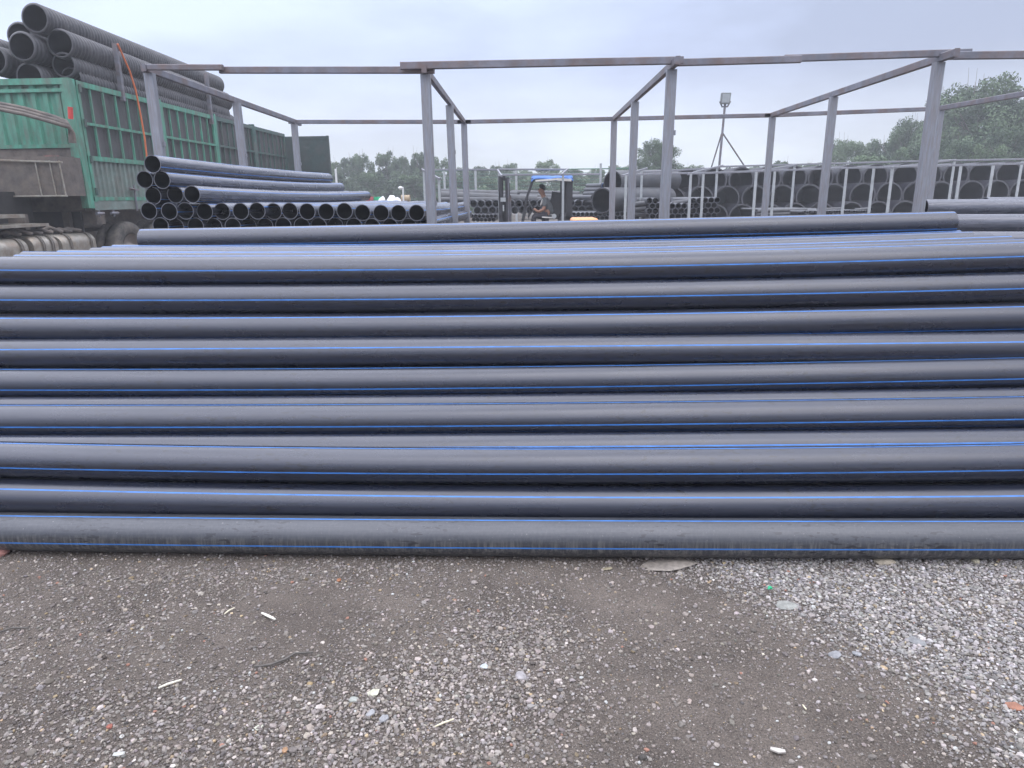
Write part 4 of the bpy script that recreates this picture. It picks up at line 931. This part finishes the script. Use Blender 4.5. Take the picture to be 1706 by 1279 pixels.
def fwheel(x, y, r):
    wr = empty('wheel', Vector((x, y, r)) - fk.location); wr.parent = fk
    mb = MB(); n = 28; pr = [(-.11, .6), (-.12, .9), (-.08, 1), (.08, 1), (.12, .9), (.11, .6)]; vs = []
    for k in range(n):
        t = 2*math.pi*k/n; vs += [(x + math.cos(t)*rr*r, y + a_, r + math.sin(t)*rr*r) for a_, rr in pr]
    mb.add(vs, [(k*6+j, k*6+(j+1) % 6, ((k+1) % n)*6+(j+1) % 6, ((k+1) % n)*6+j) for k in range(n) for j in range(6)], True); mb.build('tyre', M_TYRE, wr)
    mb = MB(); mb.rod([(x, y - .09, r), (x, y + .09, r)], r*.6, 20); mb.build('rim', M_RIM, wr)
for dy in (-.42, .42): fwheel(lx(867), LY + dy, .34); fwheel(lx(938), LY + dy, .28)

# the driver: one continuous skinned figure in profile, facing left
def skin(name, verts, edges, radii, m_, parent=None, root=0, sub=1, origin=None):
    me = bpy.data.meshes.new(name); off = Vector(origin)
    me.from_pydata([tuple(Vector(v) - off) for v in verts], edges, []); o = bpy.data.objects.new(name, me); link(o)
    if parent is not None: o.parent = parent
    else: o.location = off
    sm = o.modifiers.new('skin', 'SKIN'); sm.use_smooth_shade = True
    for i, r in enumerate(radii):
        sv = me.skin_vertices[0].data[i]; sv.radius = r if isinstance(r, tuple) else (r, r); sv.use_root = (i == root)
    if sub: ss = o.modifiers.new('sub', 'SUBSURF'); ss.levels = sub; ss.render_levels = sub
    me.materials.append(m_); return o
HP = L3(916, 358.5)
PS = .9
def rel(dx, dy, dz): return HP + Vector((dx, dy, dz)) * PS
chest = rel(-.10, 0, .34); neck = rel(-.17, 0, .52); hb = rel(-.21, 0, .60); ht = rel(-.245, 0, .70); hc = rel(-.235, 0, .77)
V = [HP, rel(-.03, 0, .17), chest, neck, hb, ht, hc]; E = [(0,1), (1,2), (2,3), (3,4), (4,5), (5,6)]; Rr = [.13, .12, (.14, .12), .055, .065, .088, .07]
def addv(v, r, frm): V.append(v); Rr.append(r); E.append((frm, len(V) - 1)); return len(V) - 1
for s_ in (-1, 1):
    k = addv(rel(-.13, s_*.17, .44), .06, 2); k = addv(rel(-.17, s_*.21, .17), .046, k); k = addv(rel(-.33, s_*.17, .10), .036, k); hnd = addv(rel(-.42, s_*.13, .16), .03, k)
    for f in range(4): q = addv(rel(-.475, s_*(.13) + (f - 1.5)*.019, .185 - .004*f), .009, hnd); addv(rel(-.50, s_*.13 + (f - 1.5)*.019, .155), .008, q)
    q = addv(rel(-.43, s_*.09, .2), .010, hnd); addv(rel(-.46, s_*.075, .19), .008, q)
    k = addv(rel(-.12, s_*.10, -.02), .095, 0); k = addv(rel(-.46, s_*.13, .0), .07, k); k = addv(rel(-.48, s_*.13, -.36), .05, k); addv(rel(-.6, s_*.13, -.40), .04, k)
pe = skin('person', V, E, Rr, M_SKIN, origin=tuple(HP)); tag(pe, 'person in a grey shirt seated on the forklift, looking down left', 'person')
# face features, hair, clothes
skin('nose', [rel(-.32, 0, .70), rel(-.345, 0, .685), rel(-.325, 0, .67)], [(0,1), (1,2)], [.012, .018, .01], M_SKIN, pe, origin=tuple(HP))
for s_ in (-1, 1):
    mb = MB(); e = rel(-.315, s_*.03, .715); mb.rod([e, e + Vector((-.012, 0, 0))], [.012, .006], 8); mb.build('eye', M_HAIR, None, origin=tuple(e)).parent = pe
    o = [x for x in pe.children if x.name.startswith('eye')][-1]; o.location = e - HP
    skin('ear', [rel(-.22, s_*.088, .71), rel(-.225, s_*.092, .68)], [(0,1)], [.02, .012], M_SKIN, pe, origin=tuple(HP))
mb = MB(); e = rel(-.305, 0, .645); mb.rod([e + Vector((0, -.025, 0)), e + Vector((-.008, 0, 0)), e + Vector((0, .025, 0))], .008, 6); mt = mb.build('mouth', mat('lips', (.25, .09, .08), .6), None, origin=tuple(e)); mt.parent = pe; mt.location = e - HP
skin('hair', [rel(-.155, 0, .68), rel(-.19, 0, .78), rel(-.25, 0, .815), rel(-.305, 0, .785)], [(0,1), (1,2), (2,3)], [.06, .088, .08, .05], M_HAIR, pe, origin=tuple(HP))
VS = [rel(.005, 0, .0), rel(-.03, 0, .17), chest + Vector((.005, 0, 0)), rel(-.15, 0, .48)]; ES = [(0,1), (1,2), (2,3)]; RS = [.15, .142, (.165, .145), .075]
for s_ in (-1, 1):
    VS.append(rel(-.13, s_*.175, .44)); RS.append(.078); ES.append((2, len(VS)-1)); VS.append(rel(-.16, s_*.21, .23)); RS.append(.07); ES.append((len(VS)-2, len(VS)-1))
skin('shirt', VS, ES, RS, M_SHIRT, pe, origin=tuple(HP))
VT = [rel(0, 0, -.02)]; ET = []; RT = [.145]
for s_ in (-1, 1):
    for v, r in ((rel(-.12, s_*.10, -.02), .105), (rel(-.46, s_*.13, .0), .082), (rel(-.48, s_*.13, -.34), .062)):
        VT.append(v); RT.append(r); ET.append((0 if r == .105 else len(VT)-2, len(VT)-1))
skin('trousers', VT, ET, RT, M_TROUSER, pe, origin=tuple(HP))
skin('neck_towel', [rel(-.10, -.09, .52), rel(-.22, -.13, .42), rel(-.27, -.13, .27)], [(0,1), (1,2)], [.03, .028, .022], M_COLLAR, pe, origin=tuple(HP))

#PART_TREES
# ------------------------------------------------------------------ trees
def leaf_mat(name, col, col2):
    M = bpy.data.materials.new(name); M.use_nodes = True; t = M.node_tree; b = t.nodes['Principled BSDF']; b.inputs['Roughness'].default_value = .65; b.inputs['Specular IOR Level'].default_value = .3
    at = N(t, 'ShaderNodeAttribute', attribute_name='Col'); sp = N(t, 'ShaderNodeSeparateColor'); t.links.new(at.outputs['Color'], sp.inputs[0])
    oi = N(t, 'ShaderNodeObjectInfo'); mi = N(t, 'ShaderNodeMix', data_type='RGBA'); mi.inputs['A'].default_value = (*col, 1); mi.inputs['B'].default_value = (*col2, 1)
    ad = N(t, 'ShaderNodeMath', operation='MULTIPLY_ADD'); t.links.new(oi.outputs['Random'], ad.inputs[0]); ad.inputs[1].default_value = .6; t.links.new(sp.outputs[0], ad.inputs[2])
    cl = N(t, 'ShaderNodeClamp'); sb = N(t, 'ShaderNodeMath', operation='SUBTRACT'); t.links.new(ad.outputs[0], sb.inputs[0]); sb.inputs[1].default_value = .3; t.links.new(sb.outputs[0], cl.inputs[0])
    t.links.new(cl.outputs[0], mi.inputs['Factor']); t.links.new(mi.outputs['Result'], b.inputs['Base Color'])
    try: b.inputs['Transmission Weight'].default_value = 0
    except Exception: pass
    return M
M_LEAF = leaf_mat('leaves', (.03, .06, .032), (.115, .17, .085))
def crown_mesh(seed, nblob, nleaf, leaf, spread=.42):
    """crown of unit height 1, base at 0, as small leaf faces on irregular clumps"""
    r = np.random.default_rng(seed); C = []; 
    for i in range(nblob):
        h = r.uniform(.12, .93); wmax = spread * math.sin(math.pi * min(.98, (h * .82 + .12)))**.8
        a = r.uniform(0, 6.283); d = wmax * math.sqrt(r.uniform(0, 1)); C.append((d*math.cos(a), d*math.sin(a), h, r.uniform(.05, .13) * (1.15 - .5*h)))
    C = np.array(C); wts = C[:, 3]**2; wts /= wts.sum(); ci = r.choice(len(C), nleaf, p=wts)
    dirs = r.normal(size=(nleaf, 3)); dirs /= np.linalg.norm(dirs, axis=1)[:, None]
    rad = C[ci, 3] * r.uniform(.35, 1.12, nleaf)**.6
    pos = C[ci, :3] + dirs * rad[:, None]
    nrm = dirs + r.normal(0, .6, (nleaf, 3)); nrm /= np.linalg.norm(nrm, axis=1)[:, None]
    t = np.cross(nrm, r.normal(size=(nleaf, 3))); t /= np.linalg.norm(t, axis=1)[:, None]; b = np.cross(nrm, t)
    s = leaf * r.uniform(.6, 1.3, nleaf)[:, None]
    V = np.stack([pos - t*s, pos - b*s*.5, pos + t*s, pos + b*s*.5], 1).reshape(-1, 3)
    F = np.arange(nleaf*4).reshape(-1, 4)
    tone = np.repeat(np.clip(r.uniform(0, 1, len(C))[ci]*.7 + r.uniform(0, .4, nleaf), 0, 1), 4)
    return np_mesh('crown', V, F, [M_LEAF], False, np.stack([tone]*3, 1))
def trunk_mesh(seed):
    r = random.Random(seed); mb = MB(); mb.rod([(0, 0, -.35), (.01, 0, .0), (.0, .01, .35), (.01, .0, .75)], [.03, .024, .018, .006], 8)
    for k in range(9):
        a = r.uniform(0, 6.283); h = r.uniform(-.02, .6); l = r.uniform(.15, .34); mb.rod([(0, 0, h), (math.cos(a)*l*.5, math.sin(a)*l*.5, h + l*.4), (math.cos(a)*l, math.sin(a)*l, h + l*.9)], [.011, .007, .003], 5)
    for k in range(5):
        a = r.uniform(0, 6.283); d = r.uniform(0, .12); mb.rod([(math.cos(a)*d, math.sin(a)*d, .75), (math.cos(a)*d*1.3, math.sin(a)*d*1.3, r.uniform(.94, 1.06))], [.003, .001], 4)
    me = bpy.data.meshes.new('trunk'); me.from_pydata(mb.v, [], mb.f); me.materials.append(M_BARK); me.polygons.foreach_set('use_smooth', mb.sm); me.update(); return me
CM = [crown_mesh(40 + i, 70 + 8*i, 15000, .019, .36 + .03*(i % 3)) for i in range(5)]
CMB = [crown_mesh(60, 170, 48000, .0115, .42), crown_mesh(61, 140, 40000, .012, .45)]
TM = [trunk_mesh(i) for i in range(3)]
cnt = 0
def tree(px, ptop, pw, Yd, label, group, crown=None, zbase=None, deep=1.0, dy=0):
    global cnt
    t = P(px, ptop, Yd); w_ = pw * 1.3 * Yd / F0; zb = .9 if zbase is None else zbase; h = t.z - zb
    root = empty('tree', (t.x, Yd + dy, 0), label, 'tree', group)
    me = crown or CM[cnt % 5]; s_ = w_ / .84
    c = bpy.data.objects.new('crown', me); c.parent = root; c.location = (0, 0, zb); c.scale = (s_, s_*deep, h / 1.03); c.rotation_euler = (0, 0, cnt*1.9 % 6.28); COL.objects.link(c)
    tr = bpy.data.objects.new('trunk', TM[cnt % 3]); tr.parent = root; tr.location = (0, 0, zb); tr.scale = (h*.8, h*.8, h); tr.rotation_euler = (0, 0, cnt % 6.28); COL.objects.link(tr)
    cnt += 1
TG = 'trees along the back of the yard'
TR = [(558, 262, 34, 62, 'bushy pale green tree just right of the open truck door'), (585, 256, 44, 66, 'broad pale tree second from the truck door'), (600, 250, 36, 62, 'pointed tree left of the widest leafy one'), (645, 248, 46, 63, 'widest tree in the group left of the rack posts'),
      (672, 257, 30, 68, 'slim tree between the widest and the tallest one'), (693, 246, 34, 60, 'tallest tree left of the second front rack post'), (716, 254, 34, 66, 'tree partly hidden by the second front rack post'), (745, 259, 34, 64, 'loose brownish tree between two rack posts'),
      (768, 276, 40, 70, 'low tree behind the back post left of centre'), (796, 274, 40, 66, 'low leafy tree with bare twigs above the thin frame'), (830, 270, 34, 64, 'small tree above the forklift mast'), (850, 268, 30, 70, 'slender tree right of the forklift mast'),
      (875, 279, 40, 66, 'low tree behind the forklift windscreen post'), (913, 263, 46, 64, 'rounded tree right above the blue tarp'), (955, 279, 50, 66, 'low tree right of the blue tarp'), (990, 276, 44, 70, 'low tree left of the third rack post row'), (1030, 272, 40, 66, 'low tree behind the third rack post row'),
      (1150, 272, 60, 72, 'low strip of tree tops left of the floodlight pole'), (1220, 276, 60, 74, 'low tree tops behind the floodlight braces'), (1262, 274, 50, 76, 'low tree tops right of the floodlight'), (1308, 262, 46, 60, 'low green bush top beside the back right post'), (1345, 268, 46, 62, 'low tree left of the right hand grove'),
      (620, 282, 60, 55, 'low undergrowth tree beneath the widest tree'), (690, 285, 60, 55, 'low undergrowth tree beneath the tallest left tree'), (560, 285, 50, 55, 'low undergrowth tree beside the truck door'), (750, 288, 60, 55, 'low undergrowth tree between the rack posts'), (815, 290, 60, 55, 'low undergrowth tree left of the forklift'), (880, 292, 60, 56, 'low undergrowth tree behind the driver'), (960, 292, 60, 56, 'low undergrowth tree right of the driver')]
for (px, pt, pw, Yd, lab) in TR: tree(px, pt, pw, Yd, lab, TG, zbase=.3 if pt > 280 else None)
tree(1094, 230, 64, 48, 'dense round dark tree standing alone behind the middle rack post', TG, crown=CMB[0], zbase=1.6)
GG = 'grove at the right'
for (px, pt, pw, Yd, lab, cm) in ((1413, 225, 62, 55, 'bright green tree at the left end of the right grove', CMB[1]), (1447, 232, 46, 58, 'tree second from the left in the right grove', None), (1476, 224, 60, 56, 'tree with bare twigs in the middle of the right grove', None),
      (1503, 214, 50, 54, 'tree left of the tall right front post', None), (1531, 188, 66, 52, 'taller tree directly behind the tall right front post', CMB[1]), (1592, 150, 70, 50, 'tree on the left shoulder of the biggest tree', CMB[1]), (1640, 122, 130, 47, 'biggest and tallest tree at the right', CMB[0]),
      (1572, 205, 70, 47, 'lower leafy tree under the shoulder of the biggest tree', None), (1700, 150, 90, 46, 'dark tree cut by the right picture edge', CMB[1]), (1690, 205, 80, 42, 'low bushy tree at the right edge before the biggest tree', CMB[0]), (1600, 222, 70, 42, 'pale bush in front of the biggest tree', CMB[1]), (1520, 235, 60, 45, 'low bush behind the tall right front post', None), (1650, 232, 60, 41, 'low bush below the biggest tree', None), (1450, 250, 70, 45, 'low bush in the middle of the right grove', None), (1770, 170, 120, 48, 'tree just past the right picture edge', CMB[0])):
    tree(px, pt, pw, Yd, lab, GG, crown=cm, zbase=.2)

#PART_HAZE
# ------------------------------------------------------------------ haze
HZ = True
if HZ:
    mb = MB(); mb.box((-260, -40, -1.2), (260, 130, 16)); hz = mb.build('haze', bpy.data.materials.new('haze_air')); tag(hz, 'pale humid haze over the yard', 'haze', kind='stuff')
    M = hz.data.materials[0]; M.use_nodes = True; t = M.node_tree; t.nodes.clear(); o = N(t, 'ShaderNodeOutputMaterial'); v = N(t, 'ShaderNodeVolumePrincipled')
    v.inputs['Color'].default_value = (.93, .96, 1, 1); v.inputs['Density'].default_value = .0027; v.inputs['Anisotropy'].default_value = .2
    t.links.new(v.outputs[0], o.inputs['Volume'])
sc.cycles.volume_bounces = 1; sc.cycles.max_bounces = 6; sc.cycles.diffuse_bounces = 3; sc.cycles.use_denoising = True
